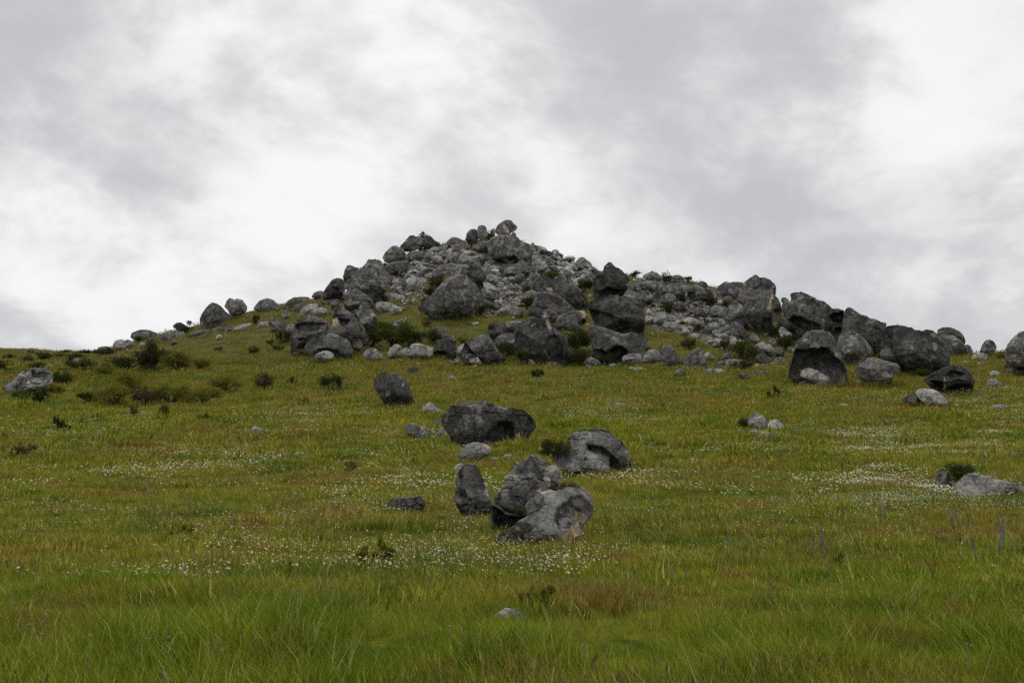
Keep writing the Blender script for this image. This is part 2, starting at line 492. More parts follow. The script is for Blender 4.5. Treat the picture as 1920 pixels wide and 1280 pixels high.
def scree_at(V):
    """how stony the ground is (1 in the rubble fields of the hill)"""
    out = np.zeros(len(V)); sel = np.where((V[:, 1] > 100) & (V[:, 1] < 260))[0]
    d = V[sel] - np.array([0, 0, EYE])
    f = d[:, 1] * math.cos(PITCH) + d[:, 2] * math.sin(PITCH); up = -d[:, 1] * math.sin(PITCH) + d[:, 2] * math.cos(PITCH)
    P = np.stack([W0 / 2 + FOC * d[:, 0] / f, H0 / 2 - FOC * up / f], 1)
    s = np.zeros(len(sel))
    for poly in SCREE: s = np.maximum(s, sstep(-12, 12, poly_sd(P, np.array(poly, float))))
    out[sel] = s
    return out


# ------------------------------------------------------------------ the ground: one sheet out to the horizon
def build_ground():
    rows = np.concatenate([np.linspace(-400, -30, 24), np.linspace(-26, 2, 24), np.arange(2.5, 30, 0.16), np.arange(30, 110, 0.36),
                           np.arange(110, 250, 0.55), np.geomspace(252, 6000, 70)])
    a = np.linspace(-1, 1, 421); a = np.sign(a) * np.abs(a) ** 1.35
    half = 1.15 * np.maximum(rows, 0) + 26 + 3.0 * np.maximum(-rows, 0)
    X = half[:, None] * a[None, :]
    Y = np.repeat(rows[:, None], len(a), 1)
    Z = ground(X, Y)
    V = np.stack([X, Y, Z], -1).reshape(-1, 3)
    nr, nc = X.shape
    i = (np.arange(nr - 1)[:, None] * nc + np.arange(nc - 1)[None, :]).ravel()
    Q = np.stack([i, i + 1, i + nc + 1, i + nc], 1)
    me = mesh_from(V, quads=Q, name='ground')
    fattr(me, 'scree', scree_at(V))
    o = link('ground', me, m_turf)
    tag(o, kind='structure')


build_ground()

# ------------------------------------------------------------------ boulders
def line_dist(P, line):
    A = line[:-1]; d = line[1:] - A
    ap = P[:, None, :] - A[None]
    t = np.clip((ap * d[None]).sum(-1) / np.maximum((d * d).sum(-1)[None], 1e-9), 0, 1)
    return np.sqrt((((ap - t[..., None] * d[None]) ** 2).sum(-1)).min(1))


def chaikin(p):
    q = np.roll(p, -1, 0)
    out = np.empty((len(p) * 2, 2)); out[0::2] = 0.88 * p + 0.12 * q; out[1::2] = 0.12 * p + 0.88 * q
    return out


def boulder_mesh(outline, Y, seed, ops, thick=1.0, crag=1.0, skirt=1.0, under=0.62):
    """closed boulder whose face towards the meadow has the traced outline; returns mesh, origin.
    The outline is taken at distance Y and swept to a full round volume with its own thickness, facets, hollows and cracks."""
    r_ = np.random.default_rng(seed)
    poly = chaikin(outline)
    hmid = 0.5 * (poly[:, 1].min() + poly[:, 1].max()); hh = max(1.0, poly[:, 1].max() - hmid)
    poly[:, 1] += skirt * 0.34 * hh * sstep(0.5, 1.0, (poly[:, 1] - hmid) / hh)
    A = poly; B = np.roll(poly, -1, 0)
    cr = A[:, 0] * B[:, 1] - B[:, 0] * A[:, 1]
    area = cr.sum() / 2
    cx = ((A[:, 0] + B[:, 0]) * cr).sum() / (6 * area); cy = ((A[:, 1] + B[:, 1]) * cr).sum() / (6 * area)
    rad = math.sqrt(abs(area) / math.pi)                       # pixels
    m_px = Y / FOC                                             # metres per pixel at that distance
    n = int(np.clip(2 * math.pi * rad / 1.5, 22, 190))
    th = np.linspace(0, 2 * math.pi, n, endpoint=False)
    dirs = np.stack([np.cos(th), np.sin(th)], 1)
    C = np.array([cx, cy])
    e = B - A; w = A - C
    den = dirs[:, None, 0] * e[None, :, 1] - dirs[:, None, 1] * e[None, :, 0]
    den = np.where(np.abs(den) < 1e-9, 1e-9, den)
    t = (w[None, :, 0] * e[None, :, 1] - w[None, :, 1] * e[None, :, 0]) / den
    s = (w[None, :, 0] * dirs[:, None, 1] - w[None, :, 1] * dirs[:, None, 0]) / den
    ok = (s >= -1e-6) & (s <= 1 + 1e-6) & (t > 0)
    R = np.where(ok, t, 0).max(1)
    R = np.maximum(R, rad * 0.15)
    nf = int(np.clip(rad / 1.15, 7, 64)); nb = max(6, nf // 2)
    phi = np.concatenate([np.linspace(0, math.pi / 2, nf + 1)[1:], np.linspace(math.pi / 2, math.pi, nb + 1)[1:-1]])
    S = np.sin(phi) ** 0.92; Cc = np.cos(phi)
    px = cx + (S[:, None] * R[None] * dirs[None, :, 0]); py = cy + (S[:, None] * R[None] * dirs[None, :, 1])
    px = np.concatenate([[cx], px.ravel(), [cx]]); py = np.concatenate([[cy], py.ravel(), [cy]])
    cz = np.concatenate([[1.0], np.repeat(Cc, n), [-1.0]])
    D = 0.92 * rad * m_px * thick
    xn = (px - cx) / rad; zn = -(py - cy) / rad
    ex = r_.uniform(0.55, 0.85)
    h = np.sign(cz) * np.abs(cz) ** ex
    # facets: soft clip of the dome by a few random planes, front and back
    for side in (1, -1):
        sel = (cz * side) > 0
        hv = h[sel] * side
        for k in range(5):
            ang = r_.uniform(0, 2 * math.pi); sl = r_.uniform(0.30, 1.10); c0 = r_.uniform(0.62, 1.0)
            pl = c0 + sl * (math.cos(ang) * xn[sel] + math.sin(ang) * zn[sel])
            dlt = np.maximum(hv - np.maximum(pl, 0.02), 0)
            hv = hv - 0.95 * dlt * np.clip(hv * 3, 0, 1)
        h[sel] = hv * side
    P2 = np.stack([px, py], 1)
    front = np.clip(cz * 6, 0, 1)
    tan = np.zeros(len(px)); pale = np.zeros(len(px)); stain = np.zeros(len(px)); push = np.zeros(len(px))
    for kind, val, pts in ops:
        if kind == 'c':
            sd = poly_sd(P2, pts); edge = max(2.2, 0.10 * rad)
            push += 1.5 * val * 2 * D * sstep(-0.4 * edge, edge, sd) * np.clip(cz * 3, 0, 1)
        elif kind == 'k':
            wd = val[0]
            push += val[1] * 2 * D * (1 - sstep(0.15 * wd, wd, line_dist(P2, pts))) * front
        elif kind == 't':
            tan = np.maximum(tan, sstep(-3.5, 3.5, poly_sd(P2, pts)))
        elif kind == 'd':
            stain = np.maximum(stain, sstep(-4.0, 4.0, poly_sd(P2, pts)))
        elif kind == 'p':  # pale stone; on the humped boulder a highlight put into the colour
            pale = np.maximum(pale, sstep(-5.0, 5.0, poly_sd(P2, pts)))
    lean = r_.uniform(0.25, 0.55)
    dy = -h * D + push + lean * np.maximum(zn, -0.2) * D * 0.7 * (1 - 0.4 * np.abs(cz))
    dy += under * D * sstep(0.15, 1.1, -zn) * np.clip(cz * 2 + 0.4, 0, 1)          # lower face drawn back: undercut foot
    dxc, dzc = (float(v) for v in ray(cx, cy))
    dx, dz = ray(px, py)
    X = dx * Y + dxc * dy; Yv = Y + dy; Z = EYE + dz * Y + dzc * dy
    V = np.stack([X, Yv, Z], 1)
    ctr = np.array([dxc * Y, Y, EYE + dzc * Y])
    L = rad * m_px
    nrm = V - ctr; nrm /= np.maximum(np.linalg.norm(nrm, axis=1, keepdims=True), 1e-6)
    q = (V - ctr) / L + seed * 3.7
    amp = 0.038 * fbm(q * 1.1, 2, seed) + 0.042 * (1 - 2 * np.abs(vnoise(q * 2.4, seed + 5))) * crag
    amp += 0.022 * (1 - 2 * np.abs(vnoise(q * 5.3, seed + 6))) * crag
    amp += 0.030 * crag * fbm(q * 7.0, 4, seed + 9, 0.6)
    # joints: the mass is broken into a few blocks that stand a little proud of each other, with open cracks between
    nc_ = int(6 + 6 * crag)
    seeds = r_.uniform(-1.35, 1.35, (nc_, 3)) * np.array([1.0, 1.0, 0.9]); offs = r_.uniform(-1, 1, nc_)
    q0 = (V - ctr) / L
    qd = q0 + 0.16 * np.stack([vnoise(q0 * 2.3 + 9, seed + 31), vnoise(q0 * 2.3 + 5, seed + 32), vnoise(q0 * 2.3, seed + 33)], 1)
    dd = np.linalg.norm(qd[:, None, :] - seeds[None], axis=2)
    od = np.sort(dd, axis=1); near = np.argmin(dd, axis=1)
    gap = od[:, 1] - od[:, 0]
    jo = np.clip(crag - 0.45, 0, 1.3)
    amp += jo * (0.050 * offs[near] * sstep(0.0, 0.10, gap) - 0.065 * (1 - sstep(0.0, max(0.055, 2.2 / rad), gap)))
    # worn hollows
    hol = vnoise(q * 1.9, seed + 21)
    amp -= 0.10 * sstep(0.35, 0.8, hol) * crag
    rim = 0.55 + 0.45 * np.clip(np.abs(cz) * 3, 0, 1)
    V = V + nrm * (amp * L * rim)[:, None]
    base = np.array([ctr[0], ctr[1], V[:, 2].min()])
    V = V - base
    nr = len(phi)
    i = np.arange(n); j = (i + 1) % n
    quads = np.concatenate([np.stack([1 + k * n + i, 1 + k * n + j, 1 + (k + 1) * n + j, 1 + (k + 1) * n + i], 1) for k in range(nr - 1)])
    last = 1 + nr * n
    tris = np.concatenate([np.stack([np.zeros(n, int), 1 + j, 1 + i], 1),
                           np.stack([np.full(n, last), 1 + (nr - 1) * n + i, 1 + (nr - 1) * n + j], 1)])
    # photo y runs downwards, so this winding faces outwards
    me = mesh_from(V, quads=quads, tris=tris, name='boulder')
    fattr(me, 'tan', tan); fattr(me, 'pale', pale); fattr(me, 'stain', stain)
    return me, base


REG = {'A': (680, 400, 5.981), 'B': (940, 400, 5.981), 'C': (500, 540, 5.981), 'D': (780, 500, 5.981), 'E': (1060, 500, 5.981),
       'F': (1320, 500, 5.981), 'G': (1600, 560, 5.981), 'H': (340, 480, 5.981), 'I': (680, 680, 3.556), 'J': (0, 560, 4.571),
       'K': (400, 640, 5.981), 'L': (1380, 720, 3.556), 'M': (590, 470, 10.667), 'N': (1440, 560, 8.0), 'O': (960, 560, 7.111),
       'P': (840, 840, 6.4), 'Q': (1180, 490, 8.0), 'S': (680, 590, 8.0), 'R': (620, 960, 4.0), 'Z': (0, 0, 1.0)}


def parse_pts(s, reg):
    x0, y0, k = REG[reg]
    v = np.array([[float(c) for c in p.split(',')] for p in s.split()])
    return np.stack([x0 + v[:, 0] / k, y0 + v[:, 1] / k], 1)

# one line a boulder: view window, stone, ground line (photo y), thickness, roughness | label | outline | hollows (c), cracks (k), tan stone (t), pale stone and the humped boulder's painted highlight (p)
BOULDERS = '''
A m 478 1 1.2|tan streaked cap rock perched on the very summit of the hill|1485,215 1500,150 1560,95 1610,72 1660,78 1690,110 1725,145 1728,170 1700,200 1660,215 1640,250 1590,255 1530,235|t 1575,110 1612,135 1650,200 1640,245 1605,215 1570,150;c.12 1655,130 1690,140 1700,180 1660,195;k14,.12 1600,110 1640,170 1660,230
A m 482 1 1|small pale block tucked under the right side of the summit cap rock|1660,240 1690,205 1715,225 1728,262 1690,280 1660,275|
A m 468 1 1|left one of the twin rounded boulders just left of the summit cap rock|1155,300 1165,230 1200,185 1240,172 1280,185 1300,260 1290,320 1210,340|
A m 468 1 1|upright rounded boulder, right one of the twins left of the summit cap rock|1285,170 1300,140 1345,128 1385,150 1400,200 1405,260 1380,300 1320,315 1290,260|c.1 1340,200 1390,190 1390,240 1350,240
A m 466 1 1|grey rock half hidden by a bush between the twins and the summit cap rock|1430,190 1470,165 1495,190 1480,260 1440,275|
A d 494 1 1|broad dark boulder that carries the summit cap rock|1410,310 1480,255 1560,245 1650,255 1740,265 1790,320 1850,345 1890,400 1900,470 1880,545 1800,540 1720,520 1640,560 1560,570 1480,530 1440,480 1400,420|c.22 1590,490 1700,470 1745,520 1650,550;c.2 1460,520 1560,510 1600,560 1500,560;k12,.05 1560,290 1480,400 1470,480
A m 480 1 1|small dark lump at the left foot of the broad summit boulder|1295,340 1350,305 1420,330 1425,390 1370,430 1310,400|
A m 464 .8 1|low grey rock on the skyline between the bush topped outcrop and the twins|930,330 990,270 1040,265 1110,295 1135,315 1040,345|
A d 472 1 1.2|lower left dark rock of the bush topped outcrop on the left skyline|415,370 480,310 540,315 620,345 650,385 600,405 500,415 450,410|
A m 464 1 1.3|top rock of the bush topped outcrop on the left skyline|480,300 530,250 570,245 600,265 650,255 690,285 700,350 650,390 560,360 500,340|
A d 466 1 1.2|right sloping rock of the bush topped outcrop on the left skyline|680,290 715,245 760,250 800,295 868,338 840,400 770,425 680,405|
A m 493 1 1|smooth wedge shaped boulder with a level crack on the left skyline|215,500 260,430 330,365 370,365 440,390 490,460 475,500 420,545 330,550 260,530|k8,.05 440,390 410,440 250,470
A d 492 1 1|dark boulder touching the right end of the smooth wedge shaped skyline boulder|480,480 520,430 600,420 680,430 690,450 640,500 580,550 520,545|
A d 518 1 1|flat topped block with vertical dark stains below the wedge shaped skyline boulder|245,600 320,545 420,535 510,545 560,580 550,650 520,705 420,705 330,695 290,660|c.15 350,660 400,640 410,700 350,700;t 505,640 540,620 535,680 515,690
A m 476 1 1|grey rounded rock in the pale rubble under the low skyline rock|975,400 1010,360 1060,340 1110,350 1140,385 1090,420 1040,445 985,440|
A p 502 1 1|pale slab with a dark slit in the rubble below the summit|1070,520 1130,430 1200,415 1280,440 1330,475 1250,510 1200,570 1150,595 1080,570|c.3 1160,470 1230,452 1295,470 1230,488
A m 494 1 1|grey block leaning against the left side of the slit slab|930,500 980,450 1080,425 1115,450 1070,520 1050,555 970,530|
A m 528 1 1 2|long grey rock lying left above the great domed boulder|760,690 800,650 900,620 980,612 1020,640 990,670 920,690 880,740 800,755|k8,.05 860,635 790,690 800,740
A m 512 1 1 2.4|low grey ledge rock in the rubble above the great domed boulder|840,600 900,570 990,560 1090,570 1160,575 1200,600 1195,760 1100,765 1010,740 900,690|
A d 550 1 1 1.8|dark leaning boulder right behind the great domed boulder|1160,640 1190,590 1240,578 1310,610 1370,660 1385,710 1360,780 1335,835 1280,810 1200,740 1170,700|
A d 601 1 .8 .3|great dark domed boulder in the middle of the hill|635,1040 660,980 740,930 800,905 830,840 900,770 980,705 1050,685 1130,695 1200,730 1270,800 1310,860 1330,930 1330,1000 1290,1060 1240,1130 1150,1195 1050,1208 900,1195 790,1165 700,1125 640,1085|c.05 1070,850 1120,815 1180,820 1225,850 1170,905 1110,900;k10,.03 1000,800 930,960 900,1080
A m 577 1 1|rock wedged against the upper right side of the great domed boulder|1330,840 1380,830 1440,870 1480,930 1470,995 1400,970 1340,930|
A m 583 1 1|rough rock at the right foot of the great domed boulder|1330,950 1390,970 1450,1000 1490,1020 1440,1065 1380,1060 1340,1010|
A p 546 1 1|pale pointed rock on the slope right of the dark leaning boulder|1360,740 1420,685 1480,690 1530,750 1500,795 1420,780|
A p 557 1 1|pale broken block just below the pale pointed rock|1350,770 1420,780 1500,830 1530,860 1480,885 1400,865 1360,830|
A m 526 1 1|slanting grey rock with a dark undercut below the broad summit boulder|1535,700 1600,640 1660,600 1740,550 1790,530 1830,545 1850,590 1830,640 1770,655 1700,690 1640,745 1560,745|c.3 1560,735 1640,680 1720,680 1690,750
A d 533 1 1|small dark rock under the right end of the slanting undercut rock|1700,720 1730,680 1790,670 1830,700 1800,755 1730,765|
A p 589 .8 1|long pale slab pointing up right beside the great domed boulder|1490,1110 1560,1060 1640,1030 1740,1010 1720,1050 1650,1090 1560,1125|
A m 595 1 1.3|white speckled rock in grass at the foot of the tilted slabs|1665,1140 1700,1070 1780,1060 1820,1090 1790,1155 1720,1170|p 1720,1090 1750,1080 1760,1110 1730,1120
A m 582 1 1|small grey rock between the great domed boulder and the long pale slab|1450,1060 1490,1030 1550,1035 1560,1065 1510,1090|
A p 585 .8 1|flat grey rock with a bush in the grass left of the great domed boulder|140,1040 160,1000 250,990 340,1005 390,1040 370,1085 280,1100 180,1090|
A p 588 .8 1|flat pale rock in front of the flat grey rock left of the domed boulder|300,1075 350,1045 420,1045 455,1070 430,1105 350,1115 305,1100|
A p 561 .8 1|long pale slab right of the craggy ribbed outcrop|245,930 260,890 330,890 400,905 395,940 330,965 280,965|
A p 564 1 1|pale wedge at the right end of the long slab near the craggy outcrop|360,960 400,910 450,915 480,945 450,975 390,980|
A m 542 1 1|grey oval rock in the rubble right of the craggy ribbed outcrop|385,780 440,755 500,770 520,800 480,845 420,830|
A m 551 1 1|slanting grey rock in the grass above left of the great domed boulder|490,880 530,830 600,780 635,785 620,830 570,875 520,900|
B d 556 1 1|dark rounded boulder at the left end of the pitted tilted slab|230,850 240,790 290,730 370,690 410,700 360,780 330,850 290,895 250,910|
B d 580 1 .8 2.2|huge pitted slab tilted down to the right in mid hill|340,850 370,770 420,700 480,700 560,730 660,745 760,760 830,810 900,870 950,930 970,990 955,1100 880,1115 800,1085 720,1025 640,975 540,935 440,890|t 500,835 560,835 585,870 530,872;p 530,740 545,740 555,770 540,765;p 610,810 640,810 630,860 615,850;p 700,800 720,800 715,850 700,840
B m 587 1 1|grey block under the left end of the pitted tilted slab|215,970 250,900 310,865 390,870 380,930 350,1000 280,1010|
B m 611 1 .8|smooth grey hump lying under the pitted tilted slab|290,1110 350,1020 390,930 400,880 460,870 560,900 680,950 760,1010 810,1060 830,1100 780,1140 650,1150 520,1160 400,1150|k6,.03 560,960 640,970 720,1030
B d 566 1 1|big boulder with a pointed top on the right shoulder of the hill|1020,810 1030,740 1070,690 1140,650 1150,600 1200,545 1240,555 1265,600 1320,620 1370,660 1410,700 1440,760 1420,810 1380,870 1290,890 1200,905 1100,910 1040,870|c.2 1130,860 1200,830 1290,860 1370,850 1280,900 1150,910;c.05 1040,740 1110,700 1160,740 1150,830 1060,860
B m 567 1 1|grey rock against the right side of the pointed shoulder boulder|1400,790 1440,760 1500,780 1560,830 1590,885 1560,905 1490,860 1420,850|
B m 573 1 1|upper of the two layered slabs below the pointed shoulder boulder|1365,920 1400,870 1450,860 1540,900 1600,950 1620,990 1590,1015 1500,980 1400,945|
B m 581 1 1|lower of the two layered slabs below the pointed shoulder boulder|1370,960 1400,935 1490,960 1570,1000 1610,1040 1580,1070 1500,1060 1400,1005|
B b 576 1 1|black egg shaped rock at the right end of the layered slabs|1590,930 1600,880 1640,870 1690,910 1710,950 1690,1010 1640,1045 1610,990|
E d 632 1 .8 1.5|massive dark overhanging boulder on top of the central stack|255,430 300,385 380,355 480,320 570,320 640,350 720,390 800,440 850,490 880,560 890,650 880,740 840,770 740,760 640,765 560,730 450,710 380,680 330,620 290,540 270,480|c.13 275,490 400,500 520,540 640,590 720,650 800,720 740,765 600,760 440,710 330,630;k8,.03 520,400 620,540 740,640 820,700
E d 683 1 .8|broad boulder with an arched dark hollow at the foot of the central stack|225,700 260,660 330,650 400,680 470,690 550,720 640,745 740,740 830,755 870,790 885,860 885,960 860,1040 760,1075 640,1080 480,1080 350,1020 300,900 250,770|c.35 420,1000 500,930 560,890 620,890 680,930 690,1000 640,1075 460,1075;c.3 310,930 420,925 470,980 440,1070 340,1010
E m 684 1 1|low rounded rock closing the right side of the arched hollow|630,1060 640,1010 700,975 780,970 860,980 880,1010 860,1065 780,1085 700,1080|c.2 670,1050 740,1040 770,1070 680,1080
E m 685 1 1|squarish grey boulder right of the arched hollow at the hill foot|865,1060 890,990 930,930 1000,925 1060,950 1085,1000 1085,1060 1060,1100 980,1100 890,1085|
E m 687 1 1|cone shaped grey boulder beside the squarish one at the hill foot|1045,940 1090,890 1150,865 1200,890 1230,950 1280,1020 1320,1070 1310,1110 1220,1120 1100,1110 1085,1010|
E d 662 1 1|narrow dark wedge of rock on the right flank of the central stack|880,770 920,850 970,920 940,960 900,970 880,880|
E m 688 1 1|humped boulder with a bush behind it at the hill foot|1330,1100 1350,1020 1390,970 1450,925 1510,910 1540,950 1550,1000 1600,1080 1580,1115 1480,1115 1390,1115|p 1360,1000 1400,985 1390,1010
E p 677 1 1|small pale pointed rock right of the humped boulder|1560,980 1600,950 1650,990 1670,1020 1620,1065 1570,1045|
E m 677 1 1|small grey slanting rock left of the tangled bushes at the hill foot|1730,1040 1780,980 1840,960 1870,975 1850,1030 1780,1050|
E m 689 1 1|long low grey rock at the hill foot below the tangled bushes|1650,1115 1700,1060 1790,1040 1914,1035 1990,1045 1985,1110 1880,1130 1750,1125|c.12 1680,1110 1760,1080 1820,1100 1760,1120
O m 686 1 1|low pale mound of rock in front of the green bush at the hill foot|940,865 1000,790 1060,775 1140,810 1190,860 1070,885|
O p 684 1 1|small pale wedge at the foot of the great fissured boulder|200,800 220,790 290,820 345,870 280,890 220,870|
O m 678 1 1|dim sloping rock in the shade between the green bush and the arched hollow|1000,660 1100,700 1190,780 1150,810 1050,770|
O d 685 1 1|great fissured dark boulder with a tan scar on top at the hill foot|30,480 60,400 120,320 200,260 280,235 350,270 430,280 480,280 520,340 580,400 660,470 710,550 745,640 750,740 730,830 640,865 480,860 340,860 200,840 120,790 60,700 30,600|t 450,290 510,340 525,420 500,445 460,370;t 635,620 668,630 650,665;c.10 460,520 560,480 640,580 700,660 720,830 640,860 500,850 420,640;k10,.05 520,430 600,530 690,640 735,750;t 240,370 300,340 330,350 290,380
O m 657 1 1.3 1.8|rugged rock with a tan topped knob behind the great fissured boulder|540,340 600,260 640,210 740,190 850,170 950,160 1000,210 1010,260 970,330 920,380 960,440 980,490 900,470 820,420 720,410 640,430 580,400|t 880,165 950,160 1005,200 960,290 905,200;c.3 880,340 960,260 1005,330 940,390;t 920,360 960,350 970,410 940,400
O m 672 1 1.7|jagged crest of broken stone above the great fissured boulder|390,230 430,150 520,130 600,170 620,230 560,300 480,300 400,270|t 410,230 440,180 470,210 440,260
D d 650 1 1|dark rounded rock left of the smooth pale slab behind the fissured boulder|800,690 830,640 900,630 950,640 990,690 1010,740 950,765 900,805 870,835 830,790|c.1 820,690 880,660 900,740 860,780
D m 642 1 1|smooth sloping slab behind the great fissured boulder|950,635 1020,615 1110,610 1190,615 1150,660 1110,715 1080,750 1010,740 980,680|
D m 657 1 1|rounded grey rock left of the great fissured boulder|880,840 920,780 1000,745 1080,745 1115,780 1110,845 1040,890 960,920 910,910|
D m 683 1 .9|angular leaning boulder with a dark left recess at the hill foot|530,900 560,850 640,800 730,770 800,775 840,810 870,870 910,930 960,980 1000,1030 980,1075 900,1090 820,1085 740,1095 680,1080 600,1060 530,1050 505,960|c.3 525,880 570,870 620,930 670,990 610,1000 560,1060 515,1040;p 790,1020 830,1040 840,1080 800,1080
S d 669 1 1|brownish triangular boulder with a dark undercut left of the angular leaning one|1040,560 1080,480 1150,390 1230,360 1310,390 1370,450 1420,520 1400,590 1310,630 1250,620 1180,620 1080,610|c.3 1050,570 1120,540 1230,545 1290,600 1180,625 1070,610
S p 671 1 1|pale fin of rock between the triangular boulder and the angular leaning one|1400,600 1420,520 1460,460 1530,420 1510,520 1500,610 1420,630|
S m 642 1 1|grey hump behind the brownish triangular boulder|950,320 990,260 1050,200 1120,185 1200,195 1260,250 1300,320 1305,390 1240,380 1160,360 1080,330 1000,325|
S m 648 1 1|narrow rock at the right end of the grey hump behind the triangular boulder|1280,300 1330,280 1380,330 1405,390 1390,440 1340,420 1300,360|
S m 687 1 1.5|small pitted rock in front of the angular leaning boulder|1540,740 1535,680 1550,610 1600,580 1660,595 1695,640 1690,700 1660,765 1590,780|c.1 1600,620 1660,620 1670,670 1620,670
S p 687 1 1|small pale pointed stone right of the small pitted rock|1665,745 1700,630 1730,630 1780,710 1795,760 1720,780|
S m 685 1 1|small grey wedge left of the small pitted rock|1350,745 1390,650 1440,640 1480,700 1430,760|
S p 672 1 1.2|left pale rock with a dark eye hole below the big dark bush|370,600 385,530 450,470 490,435 540,450 590,490 610,560 590,640 490,660 410,650|c.15 505,520 555,498 585,518 535,548
S p 671 1 1|long pale rock right of the eye hole rock below the big dark bush|590,620 610,490 700,490 740,440 820,430 900,440 950,470 1050,490 1060,530 1030,610 960,630 830,650 700,640|c.08 680,480 720,490 720,540 690,530
S m 677 1 1|pinkish grey diamond shaped boulder below the left dark cluster|0,580 60,510 130,490 190,500 240,560 310,620 260,700 180,710 110,700 50,660|
S m 625 1 1|smooth grey dome poking out behind the big dark bush|420,140 490,120 560,150 610,200 620,260 560,280 480,230|
S p 608 .7 1|thin pale ridge of stone above the big dark bush|350,130 440,110 560,80 620,35 660,40 655,115 580,105 480,135|
S m 616 .8 1|small flat grey stone right of the dome behind the big dark bush|655,160 700,145 780,180 740,205|
S p 610 .8 1|small white stone in the grass right below the great domed boulder|1630,130 1690,105 1755,110 1750,145 1680,160|
C d 662 1 .9|large hollowed boulder at the left end of the left dark cluster|265,600 280,510 310,430 340,370 410,320 500,295 590,330 680,370 700,400 690,470 650,520 560,560 500,590 450,640 420,690 380,720 300,745 275,700|c.16 330,415 420,398 500,380 600,390 690,395 600,430 590,490 480,480 400,500 340,470;c.15 340,560 420,556 465,585 380,595
C d 673 1 .8|smooth dark dome with an undercut in front of the left dark cluster|410,700 450,610 500,540 570,495 660,490 760,500 850,545 910,580 950,640 965,720 930,780 860,775 760,760 650,750 560,740 470,730|c.3 530,730 580,680 680,672 800,700 870,775 700,765
C m 666 1 .9|tall boulder with an eye shaped hollow and tan stain in the left dark cluster|700,480 720,400 750,310 755,230 790,195 850,210 930,270 980,340 1030,400 1090,470 1140,540 1100,590 1000,600 930,600 880,560 800,530|c.25 800,345 870,352 940,368 915,420 870,450 835,420;t 745,348 822,345 828,425 790,440 738,410;c.12 750,310 860,310 880,345 760,340;k8,.04 880,520 960,490 1020,500;k10,.05 960,580 1040,560 1120,580
C d 652 1 .8|pointed dark cone at the right end of the left dark cluster|1000,290 1030,220 1080,155 1120,160 1170,220 1210,290 1250,370 1300,430 1290,490 1230,530 1170,510 1120,470 1070,400 1040,340|
C m 642 1 1|small grey rock filling the gap behind the pointed cone of the left cluster|930,270 990,240 1040,250 1010,330 960,310|
C m 665 1 1.2|dim block under the right edge of the tall eye hollow boulder|950,600 1000,580 1070,585 1080,650 1040,700 980,710|
C p 680 1 1|pale rounded rock in the grass before the undercut dark dome|520,800 560,740 630,710 700,705 760,740 750,785 660,810 630,840 560,825|c.1 570,800 600,780 640,800 610,815
C m 623 1 1.2|cracked grey block on the slope left of the left dark cluster|20,390 40,350 110,340 170,360 220,410 200,465 140,495 60,485 30,430|c.15 40,400 80,415 105,455 60,465
C m 635 1 1|grey rock between the cracked block and the large hollowed boulder|180,510 220,430 280,405 320,420 300,480 270,565 220,550|
C p 591 .7 1|broad flat pale slab on the grassy shoulder above the left dark cluster|345,290 400,220 480,180 560,170 590,205 510,245 440,285|
C p 591 .8 1|flat pale rock right of the broad slab on the grassy shoulder|500,270 540,230 620,220 690,245 660,280 560,295|
C m 584 .8 1|grey slab at the upper left edge of the broad slab on the grassy shoulder|270,250 310,200 380,180 430,195 380,240 310,260|
C m 597 1 1|small upright grey rock left of the broad slab on the grassy shoulder|160,310 180,260 230,260 260,300 240,335 180,335|
C m 577 .8 1|long smooth whaleback rock on the skyline left of the craggy outcrop|180,215 220,150 300,105 400,95 480,100 490,125 420,155 330,175 240,205|
C m 571 1 1|small dome on the skyline between the whaleback and the craggy outcrop|500,100 530,50 590,28 640,35 640,95 570,125|
M d 564 1 1|hollowed boulder with a small tan cave left of the craggy outcrop|175,880 180,810 240,710 320,610 400,555 490,545 560,570 600,640 610,780 600,870 580,950 490,970 400,980 270,1030 190,1010|c.2 345,735 440,745 490,800 400,795;c.35 505,850 560,850 570,925 515,935;t 505,830 610,820 600,950 560,950 560,850 510,850
M d 567 1 1|upper left lobe of the craggy outcrop on the skyline|560,510 590,420 650,295 720,290 800,320 880,345 850,420 790,500 760,580 640,630 575,570|c.12 680,420 760,380 800,400 720,480 690,520
M m 577 1 1.7|craggy ribbed outcrop of grey stone on the left skyline|600,640 720,560 790,430 900,340 980,330 1000,270 1080,170 1180,165 1270,195 1340,250 1400,340 1440,420 1490,500 1500,600 1460,700 1440,800 1380,890 1300,960 1180,1000 1060,970 960,880 800,780 690,760 620,800|k26,.06 800,540 950,640 1100,760 1260,860 1390,900;k22,.05 920,440 1000,600 1150,720 1300,770;k22,.05 1060,460 1200,560 1320,690;k18,.05 1240,380 1300,470 1420,640;k16,.04 1000,300 1100,330 1250,380
M b 592 1 .8|dark smooth boulder at the left foot of the craggy outcrop|600,900 620,820 690,755 800,745 900,800 980,850 1080,920 1150,1000 1165,1090 1140,1140 1040,1130 960,1130 880,1160 780,1200 700,1225 630,1190 595,1080|c.08 1040,980 1130,1000 1150,1090 1060,1050
M m 581 1 1|small grey rock at the foot of the hollowed boulder with the tan cave|310,1010 360,960 440,960 510,990 470,1070 440,1140 330,1150|
H d 613 1 .8|big egg shaped dark boulder standing alone on the left ridge|205,700 230,640 290,560 345,515 400,530 450,570 500,620 550,670 550,695 480,720 400,730 340,760 260,800 215,770|
H m 595 1 1.2|cleft round boulder right of the egg shaped one on the left ridge|485,570 510,500 545,470 600,490 620,475 680,490 730,550 740,600 710,640 690,665 620,690 570,665 520,610|k16,.10 600,480 625,520 670,600 690,650
